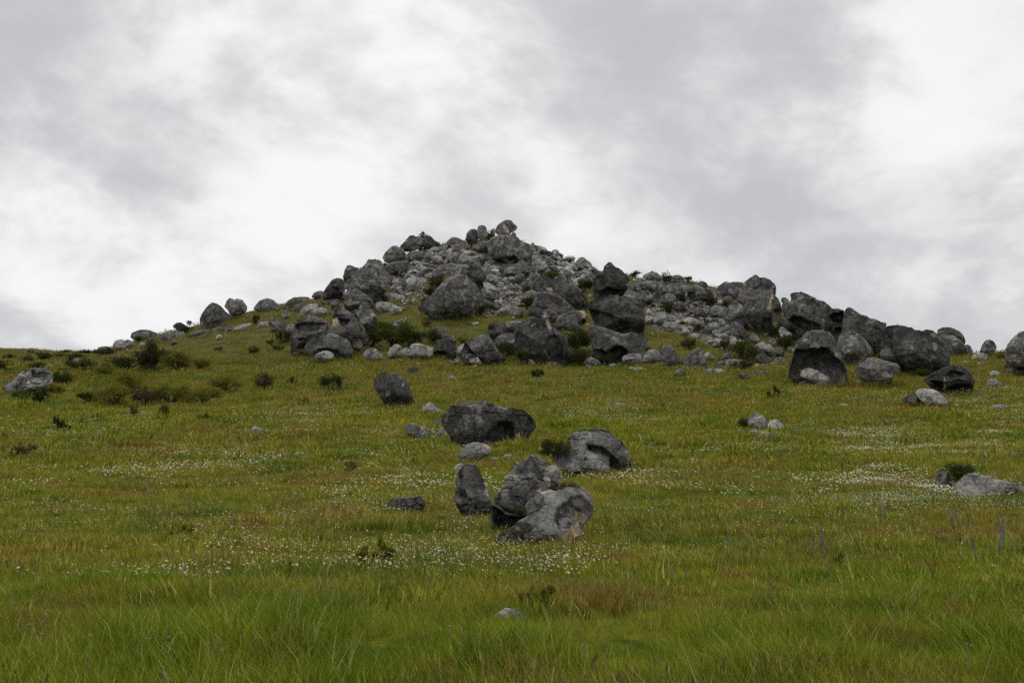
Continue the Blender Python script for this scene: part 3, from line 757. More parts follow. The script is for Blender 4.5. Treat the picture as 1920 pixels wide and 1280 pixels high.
H m 583 1 .8|smooth onion shaped boulder on the left ridge|805,590 830,550 880,500 950,470 1010,480 1070,520 1105,570 1080,595 980,615 900,617|
H m 611 .8 1|low rock at the foot of the egg shaped boulder on the left ridge|330,790 350,740 420,710 500,730 440,775 360,795|
H p 636 1 1|small white rock alone on the grassy left slope|375,935 400,885 430,878 465,900 460,930 410,937|
H m 672 1 1|small grey stone on the lower left slope below the ridge|598,1140 620,1100 650,1095 700,1130 640,1152|
H p 620 .8 1.3|broken ledge of pale stones below the cleft boulder on the left ridge|570,810 620,780 720,760 800,750 785,790 715,805 740,850 660,835 600,835|
H p 613 .8 1|flat pale ledge stone beside the cracked grey block on the left slope|830,795 880,745 970,730 985,775 900,795|
H m 619 .6 1|long thin ledge of rock along the left ridge crest|340,830 420,800 600,770 580,800 480,825 350,855|
H m 595 1 1|small pale pyramid of stone right of the cleft round boulder|720,690 760,640 800,660 800,695|
H m 596 1 1|small grey rock pile right of the smooth onion shaped boulder|1115,680 1130,630 1170,610 1220,650 1180,695|
J m 636 .9 .9|flat topped smooth boulder on the lower left ridge|1110,330 1130,290 1200,265 1270,265 1340,290 1360,315 1260,345 1180,350|
J p 656 1 1.2|pale cracked block left below the flat topped ridge boulder|965,400 990,350 1060,345 1110,370 1100,425 1040,440 990,445|k8,.06 1030,350 1050,400 1040,435
J m 653 1 1|grey rock joined to the right of the pale cracked block on the ridge|1050,385 1090,345 1150,370 1170,405 1120,430|
J m 664 .9 .9|lowest rounded boulder at the left end of the ridge|810,465 840,415 900,405 970,415 985,450 940,480 860,485|
J m 637 .8 1|long grey ledge right of the flat topped ridge boulder|1350,325 1420,295 1520,275 1590,285 1560,325 1470,345 1380,350|
J m 623 1 1.1|beak shaped rock jutting left on the ridge|1475,235 1510,205 1545,200 1600,235 1660,250 1685,270 1600,282 1520,270|
J m 631 .6 1|thin rock ledge running up the ridge right of the beak shaped rock|1590,325 1650,285 1760,260 1900,245 1920,268 1800,285 1680,315|
J m 741 1 1.3|grey hollowed boulder among shrubs at the far left edge of the meadow|25,770 40,730 110,690 160,650 210,610 280,590 370,600 430,620 455,660 450,730 400,800 330,830 240,840 180,800 110,790 40,800|c.16 270,620 340,632 430,640 442,668 330,680 280,670;c.1 255,690 280,720 360,722 350,740 265,738;c.05 270,740 295,740 290,765 270,762;p 270,680 340,690 420,680 430,710 350,725 290,715
J p 689 .9 1|small pale stone behind the hollowed boulder at the far left|385,572 420,555 460,570 450,595 400,595|
J p 681 .9 1|low pale stone between the far left boulder and the ridge shrubs|580,555 640,510 680,510 690,535 620,565|
J p 661 .8 1|flat pale stone in the grass below the flat topped ridge boulder|1210,445 1260,420 1320,430 1300,458 1230,463|
J m 646 1 1|small grey stone on the slope below the long ridge ledge|1460,393 1480,350 1520,360 1530,398|
J d 642 1 1|small dark rock under the right end of the flat topped ridge boulder|1255,378 1260,340 1320,340 1310,383|
J p 650 1 1|small white block below the flat topped ridge boulder|1190,413 1200,375 1245,380 1240,408|
Q m 546 .9 1.1|rugged grey rock on the skyline right of the pointed shoulder boulder|190,220 260,175 340,140 420,170 470,210 520,240 450,295 350,285 240,265|
Q m 553 1 1|wide grey boulder below the rugged skyline rock|200,340 250,300 370,285 480,295 520,340 480,390 420,440 350,465 290,430 230,375|
Q m 541 1 1|flat capped boulder between two bushes on the right skyline|600,290 640,230 680,200 750,205 830,245 820,310 740,325 650,325|c.1 690,260 800,240 815,300 720,310
Q m 557 1 1|small round grey boulder below the skyline bushes|400,470 430,410 480,380 550,385 580,420 560,475 490,505 430,500|
Q m 563 1 1|rounded boulder under the flat capped one on the right skyline|570,440 590,380 620,340 700,330 790,325 850,370 860,430 840,500 780,535 700,510 620,490|
Q m 577 1 .8|smooth grey shield shaped rock with a curved crack on the right slope|450,560 480,510 560,480 640,490 700,530 700,580 640,660 560,695 480,630|k10,.06 700,560 660,620 610,670
Q d 584 1 .9|dark sloping rock below the shield shaped one on the right slope|630,700 680,620 730,590 800,620 850,690 880,750 800,760 720,740|
Q m 569 1 1.1|large boulder with a fluted hollow on the right skyline|870,480 890,420 950,370 1000,345 1080,370 1130,420 1180,400 1230,430 1270,500 1250,560 1230,625 1140,640 1040,600 960,610 880,600 860,540|c.15 870,480 960,465 1005,540 980,575 900,585;k10,.05 980,430 990,520 1020,570;k8,.05 1060,400 1030,480 1060,560
Q m 556 1 1|rounded knob on top of the fluted hollow boulder|1000,340 1040,305 1100,290 1160,320 1185,370 1150,405 1090,375|
Q d 599 1 1|dark round rock in the right slope below the fluted hollow boulder|960,760 980,710 1040,690 1100,710 1150,770 1120,845 1040,855 970,830|
Q m 599 1 1|wide rough rock left below the tall tower|1180,740 1220,690 1300,660 1400,670 1480,690 1460,760 1400,835 1300,855 1210,845|
Q p 576 1 1|cream coloured block left of the tall tower|1310,640 1330,580 1400,570 1400,645 1340,660|t 1310,640 1330,580 1400,570 1400,645
Q m 579 1 1|round grey rock between the cream block and the tall tower|1390,580 1430,530 1490,510 1550,540 1560,595 1490,665 1430,650|
Q p 608 1 1|pale rounded block at the left end of the right talus|215,900 240,830 280,810 330,860 330,915 280,945 230,935|
Q p 611 1 .9|tall white block leaning right in the right talus|350,920 390,800 430,760 550,755 550,820 520,905 460,955 380,965|k6,.05 400,850 470,850 530,840
Q p 605 1 1|white slab right of the tall white block in the right talus|560,865 580,800 640,800 720,850 810,880 760,905 650,910 580,900|
Q p 617 .8 1|long white ledge below the white slab in the right talus|485,975 530,910 620,910 720,900 740,940 700,1015 600,995|
Q p 612 1 1.2|wide pale crumbling rock in the middle of the right talus|810,905 870,835 960,850 1060,890 1130,880 1110,955 1020,975 900,955|
Q p 628 1 1.1|pale rock with a black hole at the lower edge of the right talus|710,1025 740,980 800,950 870,990 915,1060 890,1105 820,1090 760,1065|c.3 730,1005 790,1010 803,1060 740,1055
Q m 626 1 1|grey angular rock at the right of the right talus|1100,1045 1150,970 1220,920 1310,910 1370,940 1340,1015 1280,1050 1200,1095|
Q p 631 1 1|round white stone before the grey angular talus rock|1230,1085 1250,1040 1310,1025 1355,1070 1320,1115|
Q m 608 .8 1|flat grey rock above the grey angular talus rock|1190,915 1260,850 1360,840 1440,880 1360,915 1260,935|
Q p 621 1 1|small pale stone below the crumbling rock in the right talus|910,1015 950,970 1000,990 980,1045 930,1045|
Q p 634 .8 1|sandy pale slab at the lower lip of the right talus|890,1125 960,1075 1040,1090 1100,1145 1000,1148|t 920,1110 960,1085 1020,1100 1000,1130
Q p 647 1 1|pale broken rock beside a bush right of the talus|1245,1185 1300,1150 1400,1180 1370,1245 1320,1275 1260,1215|
Q p 656 1 1.2|pale brown upright stone at the foot of the split rocks|1490,1215 1510,1120 1560,1110 1620,1180 1620,1255 1560,1295 1500,1265|t 1520,1150 1570,1140 1590,1220 1540,1240
F d 577 1 1|dark block left of the tall tower on the right skyline|135,340 145,250 190,195 240,160 300,175 370,170 470,180 475,260 420,300 340,335 270,355 200,365|
F m 630 1 1|tall tower of rock with a forked top and an orange streak|375,370 390,290 420,240 460,180 530,120 580,82 630,125 680,120 740,145 790,190 810,240 790,320 775,400 770,500 775,600 770,700 740,755 690,770 630,750 580,700 530,620 470,570 440,480 430,420|t 745,315 765,330 745,475 700,475;k14,.06 630,125 640,200 560,260;k10,.04 480,300 560,330 640,300;c.08 770,250 805,240 790,330 760,480 750,400
F m 592 1 1|rounded rock with a bush against the left side of the tall tower|370,350 410,305 470,310 510,350 520,395 440,405 380,405|
F m 614 1 1|hooded overhanging rock with a tan brow before the tall tower|215,580 260,480 320,410 380,395 430,430 440,500 450,540 410,580 360,615 300,635 260,610|t 380,400 430,418 440,462 402,432;c.3 320,600 380,560 440,545 420,590 350,620
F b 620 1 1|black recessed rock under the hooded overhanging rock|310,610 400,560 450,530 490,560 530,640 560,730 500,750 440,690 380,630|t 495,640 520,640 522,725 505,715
F m 641 1 1.2|split leaning rocks below the hooded overhang|280,700 300,620 370,620 430,660 480,740 530,820 500,860 430,820 370,780 300,770|k14,.1 330,640 380,720 420,800
F m 649 1 1|small leaning slab at the foot of the tall tower|520,760 560,740 610,790 630,830 580,880 530,830|
F p 653 1 1|pale chunk between the upright brown stone and the leaning slab|380,825 420,810 460,850 475,895 400,890|
F p 613 1 1|small pale rock lodged in the gully right of the tall tower|790,620 840,580 890,620 860,665 800,645|
F p 641 .8 1|pale slanting slab in the gully right of the tall tower|840,705 870,665 930,710 1000,770 1020,805 920,820 860,790|
F b 634 1 1|dark sloping slab running down right of the tall tower|760,510 850,560 930,600 1010,650 1100,690 1160,730 1100,775 1040,805 980,750 900,690 840,640 780,610|
F d 642 1 1|huge skull like boulder with a black mouth and tan stain on the right skyline|880,500 870,420 950,400 985,370 970,320 1000,300 1110,292 1190,320 1260,360 1340,390 1400,430 1435,480 1400,510 1390,600 1360,680 1330,740 1240,750 1150,740 1060,700 980,650 920,580|c.3 940,600 1000,550 1090,560 1180,610 1225,620 1310,665 1300,740 1250,745 1120,720 1010,665;t 1192,618 1238,618 1228,720 1200,720;c.1 1380,440 1430,470 1410,505 1370,480;c.06 1190,380 1230,380 1225,420 1195,415
F m 602 1 1|small knob between the tall tower and the skull like boulder|860,390 870,350 910,340 950,370 950,405 900,415|
F d 617 1 1|dark rock filling the notch right of the tall tower|770,400 790,320 830,350 860,420 875,500 850,550 800,510 770,490|
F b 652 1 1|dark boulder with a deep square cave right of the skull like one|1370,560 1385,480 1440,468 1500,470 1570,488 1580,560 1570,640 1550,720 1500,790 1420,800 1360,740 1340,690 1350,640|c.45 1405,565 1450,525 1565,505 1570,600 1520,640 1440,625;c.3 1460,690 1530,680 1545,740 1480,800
N d 669 1 .9|large dark boulder with a rounded peak on the right skyline|1120,460 1130,300 1145,170 1200,118 1260,135 1330,190 1400,240 1500,270 1600,300 1700,350 1780,370 1770,430 1740,550 1720,700 1690,820 1600,850 1480,830 1300,760 1170,640|k14,.04 1420,260 1520,420 1680,470;k12,.04 1550,480 1560,620 1590,740
N d 683 1 .8|smooth egg shaped boulder leaning before the rounded peak boulder|1050,680 1070,560 1130,490 1200,470 1270,480 1370,540 1460,620 1540,720 1590,800 1560,865 1500,900 1380,920 1280,925 1200,905 1120,860 1080,780|p 1300,590 1345,588 1320,628
N d 721 1.1 .8|boulder with a great black cave mouth under a pale hood|310,1090 330,1000 360,880 390,760 440,640 520,560 600,510 700,480 800,470 890,490 960,560 1020,640 1060,720 1090,800 1130,900 1160,980 1190,1090 1200,1190 1100,1240 950,1260 800,1250 600,1220 420,1180 320,1140|c.55 365,850 420,768 560,778 700,752 820,714 900,762 980,842 1070,922 1130,1002 1160,1100 1150,1230 950,1262 800,1240 600,1200 420,1170 330,1090;p 480,640 620,580 660,600 560,660
N p 723 .9 1.4|pile of pale broken rock lying in the great cave mouth|480,1150 520,1060 640,1040 740,1070 800,1120 900,1170 950,1265 800,1270 640,1220|t 600,1060 650,1040 672,1090 620,1100;t 850,1180 890,1180 900,1220 860,1210
N m 722 .7 1|flat broken slab in front of the great cave mouth|440,1262 580,1210 660,1250 560,1285|
G m 720 1 1.1|speckled grey boulder right of the great cave mouth|20,800 60,740 110,680 180,660 260,665 310,690 400,710 480,725 525,765 510,820 450,870 430,930 380,940 290,962 200,950 110,920 60,880|p 340,850 400,840 440,850 430,900 360,890
G d 699 1 .8|massive smooth dark boulder with lichen spots at the right of the hill|305,640 310,520 330,400 370,295 440,290 560,305 650,320 690,350 770,365 820,348 890,360 960,410 1020,490 1060,560 1085,630 1080,720 1040,775 940,800 800,815 700,825 620,815 540,795 420,730 330,700|k22,.05 390,420 440,560 520,700 570,800;p 620,520 670,510 690,570 650,580;p 860,500 940,490 960,540 900,590 850,560;p 770,555 810,560 800,595 775,590;p 870,640 930,630 940,670 880,680
G d 657 .9 .9|upper cap of the two stacked slabs on the right skyline|940,390 950,345 1010,320 1080,320 1130,340 1200,370 1240,420 1262,470 1240,498 1190,465 1120,430 1040,415 960,425|
G d 666 1 .9|lower of the two stacked slabs on the right skyline|950,440 985,405 1050,398 1120,405 1180,455 1230,500 1270,550 1275,630 1180,632 1100,625 1060,570 1040,510|
G m 666 1 1|narrow block at the right end of the stacked skyline slabs|1240,520 1290,510 1320,540 1335,638 1270,640|
G m 670 1 1|pointed shell shaped boulder alone on the right skyline|1410,605 1440,520 1480,465 1530,455 1580,490 1610,540 1590,600 1550,640 1480,630|c.12 1520,480 1580,500 1600,540 1550,570;t 1495,462 1540,545 1520,500
G p 678 1 1|low pale rock before the pointed shell shaped boulder|1320,665 1370,610 1440,605 1500,620 1500,670 1420,708 1350,698|
G m 702 1 .9|huge grey boulder cut by the right edge of the photo|1690,780 1710,700 1700,590 1740,500 1800,430 1860,385 1914,365 2000,350 2100,420 2150,560 2140,720 2050,820 1914,840 1800,820|c.15 1790,800 1850,770 1914,760 1914,830
G p 707 .9 1|oval pale stone below the huge boulder at the right edge|1515,832 1560,810 1620,810 1660,840 1620,870 1550,865|
G p 726 .9 1|white stone shaped like a tortoise on the right grass|1480,965 1520,910 1590,898 1640,920 1660,955 1705,982 1600,992 1520,992|
G b 736 1 1.1|brown black hollowed boulder before the massive smooth one|780,900 860,850 960,800 1080,750 1180,750 1270,790 1330,850 1365,920 1350,1000 1280,1045 1200,1062 1080,1050 960,1030 860,990|c.16 1040,860 1080,805 1180,810 1245,850 1200,880 1090,900;c.22 870,920 1000,925 1010,1015 900,1000;c.25 1055,995 1150,958 1295,960 1260,1030 1120,1030;p 1010,870 1042,880 1042,965 1010,945;t 1010,960 1040,960 1040,1010 1015,1010
G p 765 1 .8|upper slab of the split pair in the right meadow|695,1060 710,1020 780,1005 870,1015 940,1030 1000,1080 1060,1140 1090,1190 1040,1228 950,1225 860,1200 760,1140|
G m 763 1 .9|lower slab of the split pair in the right meadow|540,1140 600,1090 680,1050 720,1090 780,1150 830,1205 760,1222 650,1200|
G p 765 1 1|tiny white stone at the right end of the split pair of slabs|1115,1195 1140,1170 1190,1200 1150,1225|
G p 767 .6 1|flat pale stone right of the split pair near the right edge|1540,1195 1620,1180 1740,1200 1700,1230 1580,1220|
G p 773 .6 1|flat pale stone at the right edge beyond the split pair|1740,1255 1830,1235 1930,1250 1930,1285 1780,1275|
G p 682 .6 1|thin pale stone left below the low rock on the right rise|1200,712 1260,695 1330,705 1270,728|
G p 684 .6 1|thin pale stone right below the low rock on the right rise|1360,735 1420,700 1490,705 1400,750|
G p 683 .8 1|small brownish stone beside the massive smooth boulder|1120,745 1160,718 1190,738|
I d 761 1.05 .6 .2|smooth leaning pear shaped boulder in the middle meadow|72,150 85,100 120,70 165,65 220,75 270,95 305,130 320,180 335,230 355,285 330,296 250,292 150,288 130,245 95,200|p 250,130 275,130 280,160 258,165;p 95,95 110,95 108,112 96,110
I p 775 .9 1|pale angular rock right of the pear shaped boulder|390,325 395,285 430,268 460,270 500,300 540,318 530,334 450,340 400,340|
I b 836 1 .9|long black boulder with hollows in the middle meadow|525,360 545,330 600,285 680,265 760,265 830,258 870,280 930,300 1000,303 1060,315 1110,350 1150,395 1155,430 1120,470 1080,515 1020,530 960,560 890,570 800,550 720,548 640,552 590,500 540,430|c.16 890,395 985,395 1010,450 960,545 880,545 800,520 830,460;c.12 1020,350 1090,355 1140,410 1080,480 1040,420;p 625,340 645,330 650,345 632,350;t 1010,475 1030,470 1040,505 1012,510;k14,.04 820,340 900,340 920,390 860,470
I m 821 .9 1.1|grey rock with a broken right end left of the long black boulder|275,430 290,410 340,402 400,425 450,440 460,475 420,488 350,505 300,495|
I p 818 .9 1|small pale stone touching the left end of the long black boulder|468,475 500,445 550,430 555,455 510,490|
I m 803 .9 1|dark small rock between the grey broken rock and the long black boulder|430,425 470,395 525,365 530,405 480,432|
I p 864 .9 .8|oval light grey rock in front of the long black boulder|640,615 660,570 700,540 760,530 820,540 860,570 850,605 800,632 740,648 690,663 655,648|
P p 868 .8 1|low pale stone lying left of the fork shaped white stone|490,125 550,105 630,125 640,155 560,150|
P p 871 .8 1.2|fork shaped white stone between the standing stone and the back rocks|640,195 650,120 690,70 760,70 780,95 720,135 670,190|
I p 870 .9 1|small pale stone left behind the crested rock group|1002,660 1030,640 1060,645 1050,675 1015,675|
I m 880 .9 1|small grey stone at the left foot of the crested rock group|983,698 1010,680 1030,690 1000,715|
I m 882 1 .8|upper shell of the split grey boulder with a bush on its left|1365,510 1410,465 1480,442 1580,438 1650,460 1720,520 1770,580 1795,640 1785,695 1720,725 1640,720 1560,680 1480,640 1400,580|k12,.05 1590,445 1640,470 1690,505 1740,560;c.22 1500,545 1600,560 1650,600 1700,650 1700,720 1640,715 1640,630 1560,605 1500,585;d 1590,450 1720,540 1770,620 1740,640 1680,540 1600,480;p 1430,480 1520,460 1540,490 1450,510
I m 889 1 .8|lower lip of the split grey boulder, lying in front|1265,620 1280,580 1340,548 1390,570 1440,595 1500,595 1560,600 1620,620 1645,650 1640,715 1600,748 1520,745 1440,722 1350,712 1280,668|
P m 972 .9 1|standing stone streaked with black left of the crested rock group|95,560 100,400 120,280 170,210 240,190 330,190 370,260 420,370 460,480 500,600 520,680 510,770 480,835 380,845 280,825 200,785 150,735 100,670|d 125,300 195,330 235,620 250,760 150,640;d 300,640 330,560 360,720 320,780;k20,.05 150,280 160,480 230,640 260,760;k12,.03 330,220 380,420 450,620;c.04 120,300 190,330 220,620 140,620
P p 886 .8 1|white chip of stone behind the top of the standing stone|65,275 80,220 150,178 195,200 200,240 120,285|
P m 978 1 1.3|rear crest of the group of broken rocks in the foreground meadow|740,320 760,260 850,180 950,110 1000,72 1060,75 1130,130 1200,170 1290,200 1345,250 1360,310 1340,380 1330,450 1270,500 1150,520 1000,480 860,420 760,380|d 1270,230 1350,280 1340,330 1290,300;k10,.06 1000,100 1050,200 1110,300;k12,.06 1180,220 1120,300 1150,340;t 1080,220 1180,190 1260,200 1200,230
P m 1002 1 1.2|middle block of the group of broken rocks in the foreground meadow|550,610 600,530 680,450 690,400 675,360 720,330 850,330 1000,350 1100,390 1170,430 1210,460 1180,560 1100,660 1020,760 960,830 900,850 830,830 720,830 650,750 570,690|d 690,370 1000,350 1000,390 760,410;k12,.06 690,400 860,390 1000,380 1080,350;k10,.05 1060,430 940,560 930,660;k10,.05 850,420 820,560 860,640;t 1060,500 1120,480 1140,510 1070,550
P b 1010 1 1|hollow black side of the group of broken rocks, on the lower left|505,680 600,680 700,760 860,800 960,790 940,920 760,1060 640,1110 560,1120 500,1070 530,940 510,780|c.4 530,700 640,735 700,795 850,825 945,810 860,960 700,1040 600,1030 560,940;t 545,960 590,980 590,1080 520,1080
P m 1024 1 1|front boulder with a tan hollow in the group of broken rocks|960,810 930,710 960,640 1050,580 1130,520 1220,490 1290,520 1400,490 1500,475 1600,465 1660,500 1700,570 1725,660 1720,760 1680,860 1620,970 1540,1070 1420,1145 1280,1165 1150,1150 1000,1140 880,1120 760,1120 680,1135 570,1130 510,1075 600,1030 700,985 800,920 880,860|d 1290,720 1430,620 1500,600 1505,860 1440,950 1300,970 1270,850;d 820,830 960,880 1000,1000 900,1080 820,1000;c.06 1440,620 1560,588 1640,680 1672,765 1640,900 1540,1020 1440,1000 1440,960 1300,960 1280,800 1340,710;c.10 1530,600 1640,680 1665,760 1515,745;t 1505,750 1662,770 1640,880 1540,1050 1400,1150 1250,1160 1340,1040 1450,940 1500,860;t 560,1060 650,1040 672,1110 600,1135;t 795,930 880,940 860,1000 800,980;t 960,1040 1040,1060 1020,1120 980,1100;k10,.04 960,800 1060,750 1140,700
P p 988 .8 1|white chip of stone on the crested rock group|1140,360 1160,335 1220,350 1240,430 1210,455 1160,400|
I m 962 .9 1.1|rectangular dark grey stone left of the standing stone|160,955 195,900 240,895 300,900 380,893 415,920 410,970 370,998 310,1008 250,998 190,978|
I m 989 .9 1|small grey stone left below the rectangular stone|40,1080 60,1045 110,1050 145,1088 120,1102 60,1104|
I p 986 .7 1|little pale stone in flowers between the rectangular and standing stones|495,1078 530,1058 580,1072 540,1086|
I p 1031 .9 1|small pale stone right below the group of broken rocks|1575,1243 1610,1205 1650,1200 1695,1228 1660,1252|
I p 765 .8 1|pale stone alone in the meadow above the split grey boulder|1665,293 1680,270 1720,264 1760,282 1720,304|
E p 695 .6 1|long flat white stone on the brow below the squarish boulder|690,1125 740,1120 830,1125 950,1155 900,1175 780,1172|
E p 702 .7 1|flat whitish stone on the brow below the long low rock|1540,1158 1620,1140 1760,1150 1800,1188 1720,1210 1600,1195|
E m 704 .9 1|triangular grey stone on the brow between the two flat white stones|1200,1203 1230,1170 1280,1140 1330,1165 1355,1205 1280,1222|
F m 710 .8 1|low grey stone in the grass left of the great cave mouth|350,1213 430,1195 520,1210 530,1255 420,1265|
F m 704 .7 1|slanting flat grey stone between the brow and the great cave mouth|550,1173 620,1150 740,1195 700,1225 610,1215|
F m 673 1 .9|rounded rock with an undercut at the foot of the dark sloping slab|545,905 600,860 680,840 760,880 790,930 785,1005 720,1018 640,965 580,960|c.15 580,955 660,920 720,960 725,1005
F d 673 1 1|dark leaning egg right of the undercut rounded rock|795,965 820,900 870,910 905,970 900,1010 820,1008|
F m 683 .9 1|grey loaf shaped rock below the dark leaning egg|770,1055 800,1015 900,1010 940,1040 920,1080 820,1095|
F m 683 .9 1|flat grey rock left of the loaf shaped rock|570,1025 600,985 680,985 760,1030 770,1092 650,1090 600,1065|
L p 807 1 .8|left half of the cracked round rock in the right meadow|80,245 100,200 140,188 180,210 215,260 212,314 150,308 90,292|
L p 807 1 .8|right half of the cracked round rock in the right meadow|212,275 230,235 270,235 320,270 335,302 280,314 215,316|
L m 801 .8 1|dark low stone left of the cracked round rock|10,255 50,225 80,230 88,290 30,287|
L p 819 .6 1|flat ledge at the foot of the cracked round rock|80,302 150,305 240,325 370,328 350,354 200,356 100,330|
L m 816 .8 1|little stone left of the flat ledge in the blue flowers|0,314 30,300 60,332 20,340|
L m 916 .9 1|rounded stone left of the bush by the long pale rock at the right edge|1325,645 1340,580 1380,562 1420,590 1440,685 1380,697 1330,687|c.12 1340,610 1370,600 1380,650 1350,660
L p 930 .9 .9|long pale rock with a bush at the right edge of the meadow|1430,715 1480,650 1540,590 1600,590 1690,620 1780,645 1900,668 2010,690 2000,745 1800,765 1620,760 1500,752|
L p 916 .6 1|thin pale tail of rock running out of the right edge|1700,645 1800,655 1950,680 1990,702 1850,696 1780,695|
L p 945 .9 1|lone small white stone in the right meadow below the flower drifts|300,783 320,765 350,785 330,806|
L p 764 .6 1|thin pale stone in the grass below the great cave mouth|670,133 720,128 790,145 760,163 720,155|
R p 1174 .8 1|mossy pale stone nearly buried in the foreground grass|1170,838 1240,765 1320,720 1430,738 1490,805 1410,870 1300,875|
K p 816 .9 1|pale wedge shaped rock alone in the left meadow|425,1025 430,970 460,950 520,970 610,1022 580,1062 480,1048|
I d 700 .8 1|small dark hollow rock above the pear shaped boulder|260,68 310,25 350,25 390,45 330,64|
I p 712 .8 1|small pale stone left of the pair in the upper middle meadow|560,108 575,88 600,90 645,102 600,114|
I m 716 .8 1|small stone with a chip above it in the upper middle meadow|948,137 980,110 1010,110 1002,138|
I p 721 .5 1|thin flat stone in the upper middle meadow|1152,142 1190,134 1222,144 1190,148|
I m 706 .8 1|small pointed stone right in the upper middle meadow|1436,92 1450,65 1480,80 1472,99|
I p 705 .5 1|thin pale stone left of the small pointed one in the upper meadow|1325,88 1380,78 1402,92 1360,97|
'''


OUTLINES = []
FEET = []                                   # where the meadow boulders stand: grass grows up against them


def build_boulders():
    k = 0
    for ln in BOULDERS.strip().split('\n'):
        head, label, outline, ops_s = (ln.split('|') + [''])[:4]
        h = head.split()
        reg, mat, base = h[0], h[1], float(h[2])
        thick = float(h[3]) if len(h) > 3 else 1.0
        crag = float(h[4]) if len(h) > 4 else 1.0
        skirt = float(h[5]) if len(h) > 5 else 1.0
        out = parse_pts(outline, reg); OUTLINES.append(out)
        ops = []
        for s in ops_s.split(';'):
            if not s.strip(): continue
            op, pts = s.strip().split(' ', 1)
            P = parse_pts(pts, reg)
            if op[0] == 'c': ops.append(('c', float(op[1:]), P))
            elif op[0] == 'k':
                wd, dp = op[1:].split(','); ops.append(('k', (max(1.6, float(wd) / REG[reg][2]), float(dp)), P))
            else: ops.append((op[0], 0, P))
        cx = float(out[:, 0].mean())
        A = out; B = np.roll(out, -1, 0)
        rad = math.sqrt(abs((A[:, 0] * B[:, 1] - B[:, 0] * A[:, 1]).sum() / 2) / math.pi)
        Y0 = hit(cx, base)
        D = 0.92 * rad * Y0 / FOC * thick
        Y = Y0 + 0.22 * D
        me, org = boulder_mesh(out, Y, 100 + k, ops, thick, crag, skirt)
        wpx = out[:, 0].max() - out[:, 0].min()
        nm = 'boulder' if wpx > 24 else 'rock'
        o = link(nm, me, ROCK[mat], loc=org)
        tag(o, label, nm, 'boulders of the rocky hill' if base < 692 else 'boulders and stones in the meadow')
        if base > 692: FEET.append((org[0], org[1], 0.5 * wpx * Y / FOC, Y))
        k += 1
    return k


build_boulders()

# ------------------------------------------------------------------ loose rubble between the boulders
def rubble_shape(seed, sub):
    import bmesh
    bm = bmesh.new(); bmesh.ops.create_icosphere(bm, subdivisions=sub, radius=1.0)
    V = np.array([v.co[:] for v in bm.verts]); F = np.array([[v.index for v in f.verts] for f in bm.faces]); bm.free()
    r = np.random.default_rng(seed)
    n = V / np.linalg.norm(V, axis=1, keepdims=True)
    rad = np.full(len(V), 1.15)
    for k in range(12):                                         # blocky: cut by random planes
        d = r.normal(size=3); d /= np.linalg.norm(d)
        c = r.uniform(0.40, 0.82); dp = n @ d
        rad = np.where(dp > 0.05, np.minimum(rad, c / np.maximum(dp, 0.05)), rad)
    rad += 0.03 * fbm(n * 2.5 + seed, 3, seed)
    V = n * rad[:, None] * np.array([1.0, r.uniform(0.7, 1.0), r.uniform(0.55, 0.85)])
    return V, F


RUB_HI = [rubble_shape(500 + i, 3) for i in range(10)]
RUB_LO = [rubble_shape(500 + i, 2) for i in range(10)]


def in_poly(poly, n, r):
    poly = np.array(poly, float); lo = poly.min(0); hi = poly.max(0); out = np.zeros((0, 2))
    while len(out) < n:
        p = r.uniform(lo, hi, (n * 2, 2)); out = np.concatenate([out, p[poly_sd(p, poly) > 0]])
    return out[:n]


